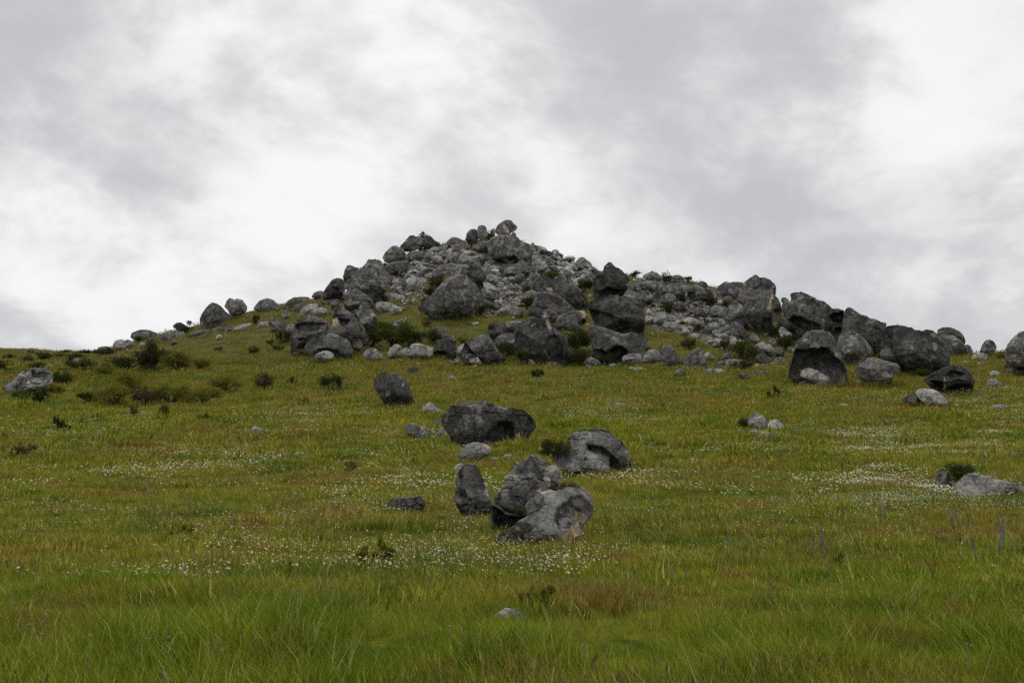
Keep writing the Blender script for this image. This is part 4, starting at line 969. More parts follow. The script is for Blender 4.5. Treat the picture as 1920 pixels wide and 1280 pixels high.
ZONES = [  # area in the photo, how many, smallest and largest width in photo pixels, stone, label
    ([(770, 482), (860, 458), (910, 470), (915, 505), (980, 505), (960, 555), (925, 565), (900, 500), (830, 512), (800, 532), (770, 556), (735, 560), (735, 520)], 820, 5, 30, 'p', 'loose pale stone in the rubble field below the summit'),
    ([(998, 462), (1060, 487), (1130, 512), (1105, 542), (1040, 530), (1000, 512)], 380, 6.0, 34, 'p', 'pale blocky stone of the broken crest right of the summit'),
    ([(1205, 572), (1260, 580), (1330, 590), (1375, 620), (1385, 662), (1340, 650), (1290, 628), (1215, 612)], 300, 4.5, 24, 'p', 'loose pale stone of the right talus'),
    ([(900, 540), (975, 505), (990, 555), (965, 590), (905, 590)], 260, 4, 14, 'p', 'loose pale stone in the gully right of the great domed boulder'),
    ([(1185, 522), (1340, 548), (1385, 585), (1330, 602), (1205, 572)], 300, 6.0, 28, 'm', 'grey stone wedged between the boulders of the right skyline'),
    ([(1370, 590), (1480, 620), (1500, 695), (1400, 695), (1350, 650)], 300, 5.0, 16, 'm', 'grey stone among the rocks at the foot of the tall tower'),
    ([(720, 540), (800, 520), (800, 560), (740, 592)], 260, 4.0, 12, 'p', 'loose pale stone right of the craggy ribbed outcrop'),
    ([(180, 664), (300, 640), (400, 612), (600, 562), (640, 575), (500, 612), (300, 652), (200, 672)], 150, 3.0, 10, 'm', 'small grey stone strewn along the left ridge'),
    ([(540, 640), (690, 662), (870, 668), (1000, 676), (1480, 684), (1480, 694), (900, 694), (660, 686)], 220, 3.0, 10, 'm', 'small stone strewn along the foot of the boulder pile'),
    ([(690, 700), (1480, 700), (1500, 740), (800, 745)], 70, 3.0, 8, 'p', 'small stone showing in the grass below the hill'),
    ([(1480, 690), (1900, 690), (1910, 790), (1560, 770)], 60, 3.0, 9, 'p', 'small stone showing in the grass of the right rise'),
    ([(1000, 500), (1200, 525), (1210, 560), (1100, 560), (1010, 530)], 260, 4.0, 13, 'm', 'small stone lying below the crest left of the pointed shoulder boulder'),
    ([(1485, 690), (1570, 712), (1560, 728), (1480, 722)], 60, 3.0, 9, 'p', 'small stone scattered before the great cave mouth'),
    ([(960, 560), (1100, 560), (1210, 580), (1215, 690), (960, 690)], 260, 7.0, 24, 'm', 'grey stone jammed in the central stack'),
    ([(540, 590), (640, 570), (720, 600), (715, 680), (550, 676)], 110, 6.0, 18, 'm', 'grey stone jammed in the left dark cluster'),
    ([(1385, 540), (1480, 560), (1700, 640), (1760, 660), (1640, 690), (1500, 660), (1400, 640)], 220, 7.0, 24, 'm', 'dark stone jammed between the right hand boulders'),
    ([(620, 520), (760, 480), (800, 470), (760, 500), (740, 545), (650, 590), (600, 580)], 130, 6.0, 20, 'm', 'grey stone jammed around the craggy outcrop'),
    ([(530, 575), (640, 565), (640, 615), (540, 625)], 60, 3.0, 9, 'p', 'small stone on the grassy shoulder above the left dark cluster'),
    ([(0, 740), (1900, 770), (1900, 1000), (0, 1000)], 50, 2.5, 7, 'p', 'tiny stone in the open meadow'),
]


def build_rubble():
    r = np.random.default_rng(11); items = []
    for zi, (poly, n, lo, hi, st, lab) in enumerate(ZONES):
        P = in_poly(poly, n, r)
        free = np.ones(n, bool)                                  # never where a boulder itself is seen
        for ol in OUTLINES:
            b0, b1 = ol.min(0), ol.max(0)
            box = (P[:, 0] > b0[0]) & (P[:, 0] < b1[0]) & (P[:, 1] > b0[1]) & (P[:, 1] < b1[1]) & free
            ib = np.where(box)[0]
            if len(ib): free[ib[poly_sd(P[ib], ol) > 0.0]] = False
        P = P[free]; n = len(P)
        sz = lo * (hi / lo) ** (r.random(n) ** 1.9)
        for (x, y), s in zip(P, sz):
            items.append((s, x, y, zi, int(r.integers(10)), r.uniform(0, 6.28), r.uniform(-0.35, 0.35)))
    items.sort(key=lambda t: -t[0])
    big = {}; placed = []
    stuffV = {'p': [], 'm': []}; stuffF = {'p': [], 'm': []}; cnt = {'p': 0, 'm': 0}
    for k, (s, x, y, zi, vi, rz, tl) in enumerate(items):
        Y = hit(x, y); st = ZONES[zi][4]; half = 0.5 * s * Y / FOC
        c = at(x, y, Y)
        if r.random() < (0.42 if st == 'p' else 0.25): st = 'm' if st == 'p' else 'p'
        if k < 290:
            if (vi, st) not in big:
                V, F = RUB_HI[vi]
                me = mesh_from(V, tris=F, smooth=False, name='rubble_stone'); me.materials.append(ROCK[st]); big[(vi, st)] = me
            o = link('rubble_stone', big[(vi, st)]); o.location = (c.x, c.y, float(ground(c.x, c.y)) + 0.30 * half)
            o.scale = (half, half, half); o.rotation_euler = (tl, tl * 0.7, rz)
            placed.append((o, x, y, half, {'p': 'pale', 'm': 'grey'}[st]))
        else:
            V, F = RUB_LO[vi]
            ca, sa = math.cos(rz), math.sin(rz)
            W = V * half
            W = np.stack([W[:, 0] * ca - W[:, 1] * sa, W[:, 0] * sa + W[:, 1] * ca, W[:, 2] + tl * W[:, 0]], 1)
            W = W + np.array([c.x, c.y, float(ground(c.x, c.y)) + 0.30 * half])
            stuffV[st].append(W); stuffF[st].append(F + cnt[st]); cnt[st] += len(W)
    for st, nm, lab in (('p', 'pale_rubble', 'fine pale rubble filling the gaps between the boulders'), ('m', 'grey_rubble', 'fine grey rubble filling the gaps between the boulders')):
        o = link(nm, mesh_from(np.concatenate(stuffV[st]), tris=np.concatenate(stuffF[st]), smooth=False, name=nm), ROCK[st])
        tag(o, lab, 'rubble', kind='stuff')
    name_rubble(placed)


def name_rubble(placed):
    """each larger stone is told apart by the landmark it lies nearest to and by its order there"""
    marks = [('summit cap rock', 947, 428), ('twin rounded boulders', 900, 438), ('broad summit boulder', 958, 468), ('low skyline rock', 852, 452), ('bush topped outcrop', 785, 456),
             ('wedge shaped skyline boulder', 740, 476), ('flat topped stained block', 747, 504), ('craggy ribbed outcrop', 688, 530), ('slit slab', 882, 482), ('long grey rock', 828, 512),
             ('grey ledge rock', 850, 498), ('dark leaning boulder', 893, 515), ('great domed boulder', 848, 560), ('slanting undercut rock', 963, 508), ('pitted tilted slab', 1050, 542),
             ('smooth grey hump', 1033, 575), ('pointed shoulder boulder', 1144, 524), ('layered slabs', 1190, 560), ('massive overhanging boulder', 1158, 590), ('rugged skyline rock', 1224, 518),
             ('flat capped boulder', 1270, 523), ('shield shaped rock', 1253, 562), ('fluted hollow boulder', 1312, 550), ('tall white block', 1237, 597), ('crumbling talus rock', 1302, 605), ('black hole rock', 1283, 618),
             ('tall tower', 1420, 570), ('hooded overhanging rock', 1378, 585), ('grey angular talus rock', 1335, 615), ('split leaning rocks', 1388, 625), ('undercut rounded rock', 1432, 655), ('great cave boulder', 1530, 665),
             ('humped boulder', 1305, 672), ('arched hollow', 1150, 665), ('great fissured boulder', 1012, 645), ('angular leaning boulder', 907, 655), ('long pale rock', 785, 657), ('undercut dark dome', 615, 650),
             ('egg shaped ridge boulder', 398, 590), ('onion shaped ridge boulder', 498, 570), ('flat topped ridge boulder', 270, 626), ('whaleback skyline rock', 555, 565), ('broad flat shoulder slab', 578, 578),
             ('pear shaped boulder', 738, 730), ('massive smooth boulder', 1715, 650), ('split pair of slabs', 1735, 745), ('cracked round rock', 1435, 795), ('long black boulder', 915, 795), ('split grey boulder', 1110, 845),
             ('summit cap rock', 947, 428), ('broken crest', 1060, 500), ('white chip behind the standing stone', 862, 878), ('long pale rock at the right edge', 1840, 905), ('far left hollowed boulder', 50, 715)]
    order = [ 'closest', 'second closest', 'third closest', 'fourth closest', 'fifth closest', 'sixth closest', 'seventh closest', 'eighth closest', 'ninth closest', 'tenth closest'] + [f'{n} closest' for n in ('eleventh', 'twelfth', 'thirteenth', 'fourteenth', 'fifteenth', 'sixteenth', 'seventeenth', 'eighteenth', 'nineteenth', 'twentieth', 'twenty-first', 'twenty-second', 'twenty-third', 'twenty-fourth', 'twenty-fifth', 'twenty-sixth', 'twenty-seventh', 'twenty-eighth')]
    bins = {}
    for o, x, y, half, tone in placed:
        d = [math.hypot(x - a, (y - b) * 1.3) for _, a, b in marks]; i = int(np.argmin(d))
        nm, a, b = marks[i]; dx, dy = x - a, y - b
        side = ('left of' if dx < 0 else 'right of') if abs(dx) > abs(dy) * 1.2 else ('above' if dy < 0 else 'below')
        bins.setdefault((nm, side, tone), []).append((d[i], o))
    for (nm, side, tone), L in bins.items():
        L.sort(key=lambda t: t[0])
        for k, (d, o) in enumerate(L):
            tag(o, f'larger {tone} rubble stone, {order[min(k, 27)]} {side} the {nm}', 'stone', 'loose rubble stones')


build_rubble()

# ------------------------------------------------------------------ shrubs
def tube(path, radii, sides=5):
    path = np.asarray(path, float); n = len(path)
    V = []; Q = []
    for i in range(n):
        d = path[min(i + 1, n - 1)] - path[max(i - 1, 0)]; d /= max(np.linalg.norm(d), 1e-6)
        a = np.cross(d, [0.3, 0.9, 0.1]); a /= max(np.linalg.norm(a), 1e-6); b = np.cross(d, a)
        for k in range(sides):
            t = 2 * math.pi * k / sides
            V.append(path[i] + radii[i] * (math.cos(t) * a + math.sin(t) * b))
    for i in range(n - 1):
        for k in range(sides):
            j = (k + 1) % sides
            Q.append([i * sides + k, i * sides + j, (i + 1) * sides + j, (i + 1) * sides + k])
    return np.array(V), np.array(Q)


def join(parts):
    V = []; Q = []; c = 0
    for v, q in parts:
        V.append(v); Q.append(q + c); c += len(v)
    return np.concatenate(V), np.concatenate(Q)


def shrub_meshes(w, h, seed, style, npx):
    """foliage (leafy sprays through several uneven lobes) and a branching stem, in metres, base at the origin"""
    r = np.random.default_rng(seed)
    nl = {'spindly': 9, 'ball': 7, 'dead': 6}.get(style, 11)
    lobes = []; stems = []
    for k in range(nl):
        a = r.uniform(0, 2 * math.pi); q = math.sqrt(r.random())
        top = r.uniform(0.35, 0.85) if style != 'ball' else r.uniform(0.50, 0.80)
        cx, cy = 0.42 * w * q * math.cos(a), 0.36 * w * q * math.sin(a)
        if style == 'spindly': cx *= 1.2; top = r.uniform(0.25, 0.98)
        rad = np.array([r.uniform(0.09, 0.30) * w, r.uniform(0.09, 0.30) * w, r.uniform(0.10, 0.32) * h])
        if style == 'spindly': rad *= np.array([0.45, 0.45, 0.7])
        cz = min(top * h * (1.0 - 0.35 * q * q), h - rad[2] * 0.8)
        lobes.append((np.array([cx, cy, cz]), rad))
        mid = np.array([cx * 0.45 + r.normal() * 0.03 * w, cy * 0.45, cz * 0.55])
        stems.append(tube([np.array([0.0, 0, -0.05 * h]), mid, np.array([cx, cy, cz]), np.array([cx * 1.2, cy * 1.2, cz + rad[2] * 0.7])],
                          np.array([0.022, 0.015, 0.009, 0.003]) * max(w, h)))
    if style == 'dead':
        for k in range(46):
            c, rad = lobes[k % nl]
            e = c + r.normal(size=3) * rad * 0.9; e[2] = abs(e[2])
            stems.append(tube([c * 0.6, 0.5 * (c * 0.6 + e) + r.normal(size=3) * 0.03 * w, e], np.array([0.008, 0.005, 0.002]) * w, 4))
    SV, SQ = join(stems)
    n = int(np.clip(npx * 1.7, 220, 3200))
    if style == 'dead': n = 40
    if style == 'spindly': n = int(n * 0.5)
    li = r.integers(nl, size=n)
    d = r.normal(size=(n, 3)); d /= np.linalg.norm(d, axis=1, keepdims=True)
    rr = r.random(n) ** 0.45 * r.uniform(0.8, 1.45, n)
    C = np.array([lobes[i][0] for i in li]) + d * rr[:, None] * np.array([lobes[i][1] for i in li])
    C[:, 2] = np.clip(C[:, 2], 0.02 * h, None)
    ln = (0.155 * math.sqrt(w * h)) * r.uniform(0.6, 1.4, n) * math.sqrt(420.0 / (n + 120))
    up = d + r.normal(size=(n, 3)) * 0.7 + np.array([0, 0, 0.5]); up /= np.linalg.norm(up, axis=1, keepdims=True)
    sd = np.cross(up, r.normal(size=(n, 3))); sd /= np.linalg.norm(sd, axis=1, keepdims=True)
    a = ln[:, None]
    V = np.stack([C - up * a * 0.5, C + sd * a * 0.28, C + up * a * 0.6, C - sd * a * 0.28], 1).reshape(-1, 3)
    Q = np.arange(n * 4).reshape(-1, 4)
    fo = mesh_from(V, quads=Q, smooth=False, name='foliage'); st = mesh_from(SV, quads=SQ, name='stem')
    return fo, st


# photo x, y of the foot, width and height in photo pixels, leaf colour, style, ground line if it grows on a rock | label
SHRUBS = '''
793 450 13 14 dark - 462|small dark bush on top of the skyline outcrop left of the summit
917 456 11 26 dark - 466|dark bush between the twin boulders and the summit cap rock
841 470 9 12 dark - -|tiny dark bush in the rubble below the low skyline rock
793 486 10 11 dark - -|tiny bush in the rubble right of the dark skyline boulder
799 498 9 10 green - -|tiny green bush below the tiny bush in the upper rubble
718 492 17 17 dark - -|dark bush below the smooth wedge shaped skyline boulder
720 566 12 16 dark - -|dark bush at the right foot of the craggy ribbed outcrop
775 500 10 8 green - -|small green bush beside the stained flat topped block
821 540 28 22 dark - -|dark bush on the upper left side of the great domed boulder
806 556 22 20 dark - -|lower dark bush left of the great domed boulder
902 590 22 20 dark - -|dark bush at the right foot of the great domed boulder
728 582 13 10 dark - -|dark bush on the flat grey rock left of the domed boulder
983 522 22 16 dark - -|dark bush below the broad summit boulder
1022 508 18 13 dark - -|dark bush in the pale rubble right of the summit
1066 496 26 12 dark - -|low dark bush on the broken crest right of the summit
1038 523 38 14 green - 530|green cushion bush along the top of the pitted tilted slab
1096 548 24 26 dark - -|dark bush right of the pitted tilted slab
988 580 24 22 dark - 590|dark bush left of the smooth grey hump
1192 519 18 12 dark - -|dark bush on the skyline right of the pointed shoulder boulder
1204 541 12 10 green - -|small bush under the skyline bush right of the pointed shoulder
1250 530 24 18 dark - -|dark bush between two capped rocks on the right skyline
1291 528 16 12 dark - 531|spiky little bush alone on the right skyline
1276 566 20 16 dark - -|dark bush below the flat capped skyline boulder
1248 586 22 20 dark - -|dark bush below the smooth shield shaped rock
1332 574 16 18 dark - -|dark bush at the right of the fluted hollow boulder
1376 562 16 12 dark - 570|dark bush on the dark block left of the tall tower
1312 622 20 15 dark - -|dark bush in the middle of the right talus
1277 612 10 11 green - -|small bush among the white blocks of the right talus
1324 608 12 12 dark - -|small dark bush above the grey angular talus rock
1358 658 20 22 dark - -|dark bush beside the pale broken rock right of the talus
1292 654 32 20 dark - -|dark bush behind the humped boulder at the hill foot
1395 678 48 40 green - -|tangled green bush at the foot of the tall tower
1392 692 34 16 dark - -|low dark bush before the tangled green bush
1472 657 30 26 dark - -|dark bush left of the great cave boulder
1487 644 20 18 dark - -|small dark bush above the one left of the great cave
1453 634 26 26 dark - -|dark bush in the gully right of the tall tower
1413 566 10 9 green - 585|tiny bush on the side of the tall tower
737 652 64 50 green - -|big dark green bush right of the left dark cluster
697 652 34 34 brown - -|brown bush between the left dark cluster and the big green bush
768 650 34 34 dark - -|dark right half beside the big green bush
811 642 40 24 green - -|green bush in front of the grey hump above the triangular boulder
868 644 26 15 yellow - -|yellow green bush behind the angular leaning boulder
795 670 20 12 green - -|low green bush before the long pale rock
800 612 16 12 brown - -|brown bush above the grey hump
530 642 26 22 dark - -|dark bush at the left side of the large hollowed boulder
576 670 28 14 yellow - -|yellow green bush under the undercut dark dome
520 658 22 13 green - -|green bush on the slope left of the large hollowed boulder
505 647 14 11 green - -|small green bush left of the dark bush by the hollowed boulder
607 620 18 14 yellow - 655|yellow tuft bush between the hollowed and the tall eye boulder
1080 660 46 42 green - 676|bright green bush in the gap of the central stack
1076 685 62 30 dark - 685|dark bush in the shade under the central stack
980 682 26 24 dark - 684|dark bush at the left foot of the great fissured boulder
1138 684 30 20 dark - 685|dark bush inside the arched hollow
1107 640 18 14 brown - 672|dry brown bush above the arched hollow
952 670 30 28 dark - -|dark bush left of the great fissured boulder
1008 684 16 11 brown - 685|small brown bush on the foot of the great fissured boulder
893 684 14 10 brown - -|small brown bush by the small grey wedge
850 676 14 12 dark - -|small dark bush under the pale fin of rock
622 734 34 32 dark ball -|round topped dark bush on a short stem left of the pear shaped boulder
500 730 36 30 brown - -|dark brown bush left in the middle meadow
548 721 15 13 dark - -|small dark bush between the brown bush and the round topped bush
421 734 56 32 yellow - -|broad yellow green bush in the left meadow
1007 708 24 18 dark - -|small dark bush in the grass below the great fissured boulder
282 694 66 50 dark - -|tall dark bush on the left slope below the ridge
240 694 60 28 dark - -|wide dark bush left of the tall dark bush on the left slope
332 694 54 32 yellow - -|yellow green bush right of the tall dark bush on the left slope
375 692 30 22 yellow - -|small yellow green bush on the left slope under the beak shaped rock
195 704 36 22 yellow - -|yellow green bush at the left of the slope thicket
240 734 60 40 yellow - -|bright yellow green bush in the middle of the left thicket
215 758 64 34 yellow - -|low yellow green bush at the front of the left thicket
270 756 44 32 brown - -|brownish bush in the left thicket
320 756 62 38 yellow - -|yellow brown bush at the right of the left thicket
382 758 58 32 yellow - -|yellow green bush at the right end of the left thicket
165 756 34 22 dark - -|dark bush at the left end of the thicket
115 808 28 28 dark spindly -|small dark bush alone in the left foreground meadow
118 722 48 28 green - -|green bush right of the grey hollowed boulder at the far left
100 740 36 20 yellow - -|yellow green bush at the right foot of the far left boulder
78 756 30 24 dark - -|dark bush before the far left boulder
40 750 26 18 green - -|green bush at the left foot of the far left boulder
196 668 36 16 dark - -|dark bush under the lowest boulder of the ridge
165 686 26 16 yellow - -|yellow bush left of the thicket on the ridge slope
410 660 14 12 green - -|tiny bush below the lone white rock on the left slope
480 608 14 18 dark - -|dark upright bush below the cleft round boulder
478 664 20 15 green - -|green bush in the grass of the left slope
345 626 20 14 dark - -|dark bush under the beak shaped rock on the ridge
393 622 14 10 dark - -|small dark bush on the thin ledge of the ridge
356 610 9 10 dark - 622|tiny bush standing on the beak shaped rock
260 640 20 9 dark - -|dark bush under the flat topped ridge boulder
50 862 36 32 brown dead -|bare brown bush at the left edge of the meadow
382 790 24 14 brown - -|low brown bush in the left meadow flowers
428 797 18 10 brown - -|low brown tuft bush beside the white flower drift
310 778 22 18 green - -|small green bush before the left thicket
250 780 14 18 brown - -|thin brown bush before the left thicket
705 1064 52 48 yellow spindly -|spindly yellow green bush in the foreground left of the broken rocks
700 1062 44 24 dark - -|dark low bush at the foot of the spindly foreground bush
1012 1146 56 46 yellow spindly -|spindly yellow bush in the foreground below the broken rocks
340 1012 40 26 yellow spindly -|thin yellow bush in the left foreground
1045 868 50 42 dark - 885|dark bush against the left side of the split grey boulder
1797 914 48 44 dark - 918|dark bush behind the long pale rock at the right edge
1450 748 20 22 dark spindly -|dark twiggy bush in the right meadow under the rocks
1885 676 34 20 yellow - -|yellow green bush left of the huge boulder at the right edge
1736 708 46 16 green - -|green bush under the massive smooth boulder
1912 708 22 13 dark - -|dark bush under the huge boulder at the right edge
1650 672 18 12 yellow - -|small yellow bush beside the smooth egg shaped boulder
655 888 26 24 brown dead -|bare dead bush left of the standing stone
568 760 18 14 brown dead -|bare dead twig bush in the left middle meadow
977 966 26 16 green - 1012|green tuft on the group of broken rocks
1062 920 30 16 brown - 985|reddish brown bush on the rear crest of the broken rocks
1012 928 16 10 brown - 1000|small brown tuft on the middle block of the broken rocks
1577 1066 14 30 green spindly -|thin dark leafy stalk in the right foreground meadow
1395 805 18 20 dark - 806|dark bush left of the cracked round rock
820 985 40 18 brown - -|low brown heath bush by the rectangular stone
1712 1150 30 24 green - -|dark green tussock bush in the right foreground
858 484 14 10 dark - -|dark bush in the upper rubble left of the slit slab
812 492 12 9 dark - -|dark bush in the upper rubble above the long grey rock
905 498 12 9 dark - -|dark bush in the upper rubble under the broad summit boulder
1040 492 14 9 dark - -|dark bush on the broken crest near the summit
1085 512 14 10 dark - -|dark bush in the pale blocks above the tilted slab
930 545 14 10 dark - -|dark bush in the gully right of the great domed boulder
770 530 12 9 dark - -|dark bush in the rubble right of the stained block
1230 560 12 9 dark - -|dark bush between the layered slabs and the shield shaped rock
1345 600 12 10 dark - -|dark bush above the flat grey talus rock
1640 618 16 7 green - 650|small bush on top of the rounded peak boulder
1186 518 14 8 dark - -|low dark bush touching the skyline beside the pointed shoulder
'''


def build_shrubs():
    k = 0
    for ln in SHRUBS.strip().split('\n'):
        a, lab = ln.split('|'); x, y, w, h, leaf, style, g = a.split()
        x, y, w, h = float(x), float(y), float(w), float(h)
        Y = hit(x, float(g) if g != '-' else y)
        p = at(x, y, Y)
        if g == '-': p.z = float(ground(p.x, p.y))
        s = Y / FOC
        fo, st = shrub_meshes(w * s * 1.22, h * s * 1.15, 900 + k, style, w * h)
        root = link('bush', None, loc=p)
        link('foliage', fo, M_LEAF[leaf], root); link('stem', st, M_TWIG, root)
        tag(root, lab, 'bush', 'bushes on the hill and meadow'); k += 1
    NTH = ('first second third fourth fifth sixth seventh eighth ninth tenth eleventh twelfth thirteenth fourteenth fifteenth sixteenth seventeenth '
           'eighteenth nineteenth twentieth twenty-first twenty-second twenty-third twenty-fourth twenty-fifth twenty-sixth').split()
    # dark tussock bushes on the far left hillside
    r = np.random.default_rng(5)
    protos = [shrub_meshes(2.6, 1.3, 1500 + i, '-', 300) for i in range(4)]
    for fo, st in protos:
        fo.materials.append(M_LEAF['dark']); st.materials.append(M_TWIG)
    spots = [(r.uniform(-30, 185), 662 + 40 * r.random() ** 1.2) for i in range(26)]
    spots.sort()
    for i, (x, y) in enumerate(spots):
        Y = hit(x, y); p = at(x, y, Y); p.z = float(ground(p.x, p.y))
        root = link('bush', None, loc=p); s = r.uniform(0.35, 0.95); root.scale = (s * 1.25, s, s * 0.9); root.rotation_euler = (0, 0, r.uniform(0, 6.28))
        fo, st = protos[i % 4]
        link('foliage', fo, None, root); link('stem', st, None, root)
        tag(root, f'dark low bush on the distant far left hillside, {NTH[i]} from the left', 'bush', 'dark bushes on the far left hillside')


build_shrubs()

# ------------------------------------------------------------------ grass, flowers: instanced on computed points
def gn_scatter(name, P, rz, tilt, scale, meshes, label, cat):
    """one object: points of the meadow, each carrying one of a few small plant meshes"""
    me = bpy.data.meshes.new(name); me.vertices.add(len(P)); me.vertices.foreach_set('co', np.asarray(P, np.float32).ravel()); me.update()
    rot = np.stack([tilt[:, 0], tilt[:, 1], rz], 1).astype(np.float32)
    a = me.attributes.new('rot', 'FLOAT_VECTOR', 'POINT'); a.data.foreach_set('vector', rot.ravel())
    fattr(me, 'siz', scale)
    a = me.attributes.new('pick', 'INT', 'POINT'); a.data.foreach_set('value', rng.integers(len(meshes), size=len(P)).astype(np.int32))
    o = link(name, me)
    ng = bpy.data.node_groups.new(name + '_scatter', 'GeometryNodeTree')
    ng.interface.new_socket('Geometry', in_out='INPUT', socket_type='NodeSocketGeometry')
    ng.interface.new_socket('Geometry', in_out='OUTPUT', socket_type='NodeSocketGeometry')
    N, Lk = ng.nodes, ng.links
    gi, go = N.new('NodeGroupInput'), N.new('NodeGroupOutput')
    jn = N.new('GeometryNodeJoinGeometry')
    for m in meshes:
        src = bpy.data.objects.new(name + '_plant', m)           # not linked to the scene: only a mesh source
        oi = N.new('GeometryNodeObjectInfo'); oi.inputs[0].default_value = src; oi.inputs['As Instance'].default_value = True
        Lk.new(oi.outputs['Geometry'], jn.inputs[0])
    ip = N.new('GeometryNodeInstanceOnPoints')
    Lk.new(gi.outputs[0], ip.inputs['Points']); Lk.new(jn.outputs[0], ip.inputs['Instance'])
    ip.inputs['Pick Instance'].default_value = True
    def attr(nm, ty):
        nd = N.new('GeometryNodeInputNamedAttribute'); nd.data_type = ty; nd.inputs[0].default_value = nm; return nd.outputs[0]
    Lk.new(attr('pick', 'INT'), ip.inputs['Instance Index'])
    er = N.new('FunctionNodeEulerToRotation'); Lk.new(attr('rot', 'FLOAT_VECTOR'), er.inputs[0]); Lk.new(er.outputs[0], ip.inputs['Rotation'])
    Lk.new(attr('siz', 'FLOAT'), ip.inputs['Scale'])
    Lk.new(ip.outputs[0], go.inputs[0])
    md = o.modifiers.new('scatter', 'NODES'); md.node_group = ng
    tag(o, label, cat, kind='stuff')
    return o


def tuft(seed, n, r0, h, w, bend, mats, seed_every=0):
    """a tuft of curved tapering blades; some carry a seed head"""
    r = np.random.default_rng(seed)
    V = []; T_ = []; M = []; c = 0; BV = []
    for i in range(n):
        bvv = r.random(); BV += [bvv] * 5
        a = r.uniform(0, 6.283); q = r0 * math.sqrt(r.random())
        b = np.array([q * math.cos(a), q * math.sin(a), -0.02])
        hh = r.uniform(*h); ww = r.uniform(*w) * 0.5
        la = a + r.normal() * 0.8; lean = np.array([math.cos(la), math.sin(la), 0]) * r.uniform(*bend) * hh + np.array([-0.12 * hh, 0, 0])
        fa = r.uniform(0, 3.14); side = np.array([math.cos(fa), math.sin(fa), 0])
        p1 = b + lean * 0.30 + np.array([0, 0, hh * 0.55]); p2 = b + lean + np.array([0, 0, hh])
        V += [b - side * ww, b + side * ww, p1 + side * ww * 0.8, p1 - side * ww * 0.8, p2]
        T_ += [[c, c + 1, c + 2], [c, c + 2, c + 3], [c + 3, c + 2, c + 4]]; M += [0, 0, 0]; c += 5
        if seed_every and i % seed_every == 0:
            d = p2 - p1; d /= np.linalg.norm(d); L = r.uniform(0.05, 0.10); k = ww * 1.0 + 0.0035
            for s2 in (side, np.array([-side[1], side[0], 0])):
                V += [p2 - d * L * 0.5, p2 - d * L * 0.1 + s2 * k, p2 + d * L * 0.5, p2 - d * L * 0.1 - s2 * k]
                T_ += [[c, c + 1, c + 2], [c, c + 2, c + 3]]; M += [1, 1]; c += 4; BV += [bvv] * 4
    me = mesh_from(np.array(V), tris=np.array(T_), smooth=False, name='tuft')
    fattr(me, 'bv', BV)
    for m in mats: me.materials.append(m)
    me.polygons.foreach_set('material_index', np.array(M, np.int32))
    return me


def scatter_points(y0, y1, per_m2, umax=0.66, power=None, seed=0):
    r = np.random.default_rng(seed)
    side = 9.0                                                    # also beyond the edges of the picture
    n = int((umax * (y1 * y1 - y0 * y0) + 2 * side * (y1 - y0)) * per_m2)
    ya, yb = umax * y0 * y0 + 2 * side * y0, umax * y1 * y1 + 2 * side * y1
    q = r.uniform(ya, yb, n); Y = (-side + np.sqrt(side * side + umax * q)) / umax
    X = r.uniform(-1, 1, n) * (umax * Y + side)
    return np.stack([X, Y, ground(X, Y)], 1)


def keep(P, scale, thr, seed, soft=0.15):
    Q = P * np.array([0.6, 1.0, 0.0]) * scale
    v = fbm(Q, 3, seed)
    return P[v + rng.normal(size=len(P)) * soft > thr]


def thin(P, y0, y1):
    """fewer and fewer towards y1, so that no edge shows"""
    return P[rng.random(len(P)) > sstep(y0, y1, P[:, 1])]


def spread_grass(name, P, meshes, smin, smax, label, lean=0.12, fade=None):
    n = len(P)
    cl = fbm(P * np.array([0.9, 1.1, 0.0]) + 5.0, 3, 61)                    # hummocks: taller and shorter clumps
    sc = rng.uniform(smin, smax, n) * np.clip(1.0 + 0.62 * cl, 0.4, 2.0)
    if fade: sc *= np.interp(P[:, 1], [fade[0], fade[1]], [1.0, fade[2]])
    gn_scatter(name, P, rng.uniform(-0.9, 0.9, n), np.stack([rng.normal(0, lean, n), rng.normal(-0.06, lean, n)], 1),
               sc, meshes, label, 'grass')


S_NEAR = [tuft(10 + i, 30, 0.13, (0.06, 0.20), (0.004, 0.008), (0.15, 0.7), [M_GRASS, M_SEED]) for i in range(5)]
T_NEAR = [tuft(30 + i, 26, 0.13, (0.13, 0.34), (0.004, 0.008), (0.2, 0.8), [M_LUSH, M_SEED]) for i in range(5)]
D_NEAR = [tuft(50 + i, 14, 0.16, (0.20, 0.42), (0.003, 0.005), (0.1, 0.5), [M_DRY, M_SEED], 2) for i in range(5)]
S_MID = [tuft(70 + i, 26, 0.24, (0.06, 0.17), (0.010, 0.018), (0.2, 0.8), [M_GRASS, M_SEED]) for i in range(4)]
D_MID = [tuft(90 + i, 16, 0.24, (0.10, 0.26), (0.007, 0.013), (0.1, 0.5), [M_DRY, M_SEED], 3) for i in range(4)]
S_FAR = [tuft(110 + i, 22, 0.55, (0.08, 0.22), (0.03, 0.055), (0.3, 0.9), [M_GRASS, M_SEED]) for i in range(4)]
D_FAR = [tuft(130 + i, 18, 0.55, (0.08, 0.24), (0.025, 0.05), (0.3, 0.9), [M_DRY, M_SEED]) for i in range(4)]
L_MID = [tuft(150 + i, 24, 0.30, (0.10, 0.26), (0.010, 0.018), (0.3, 0.9), [M_LUSH, M_SEED]) for i in range(4)]

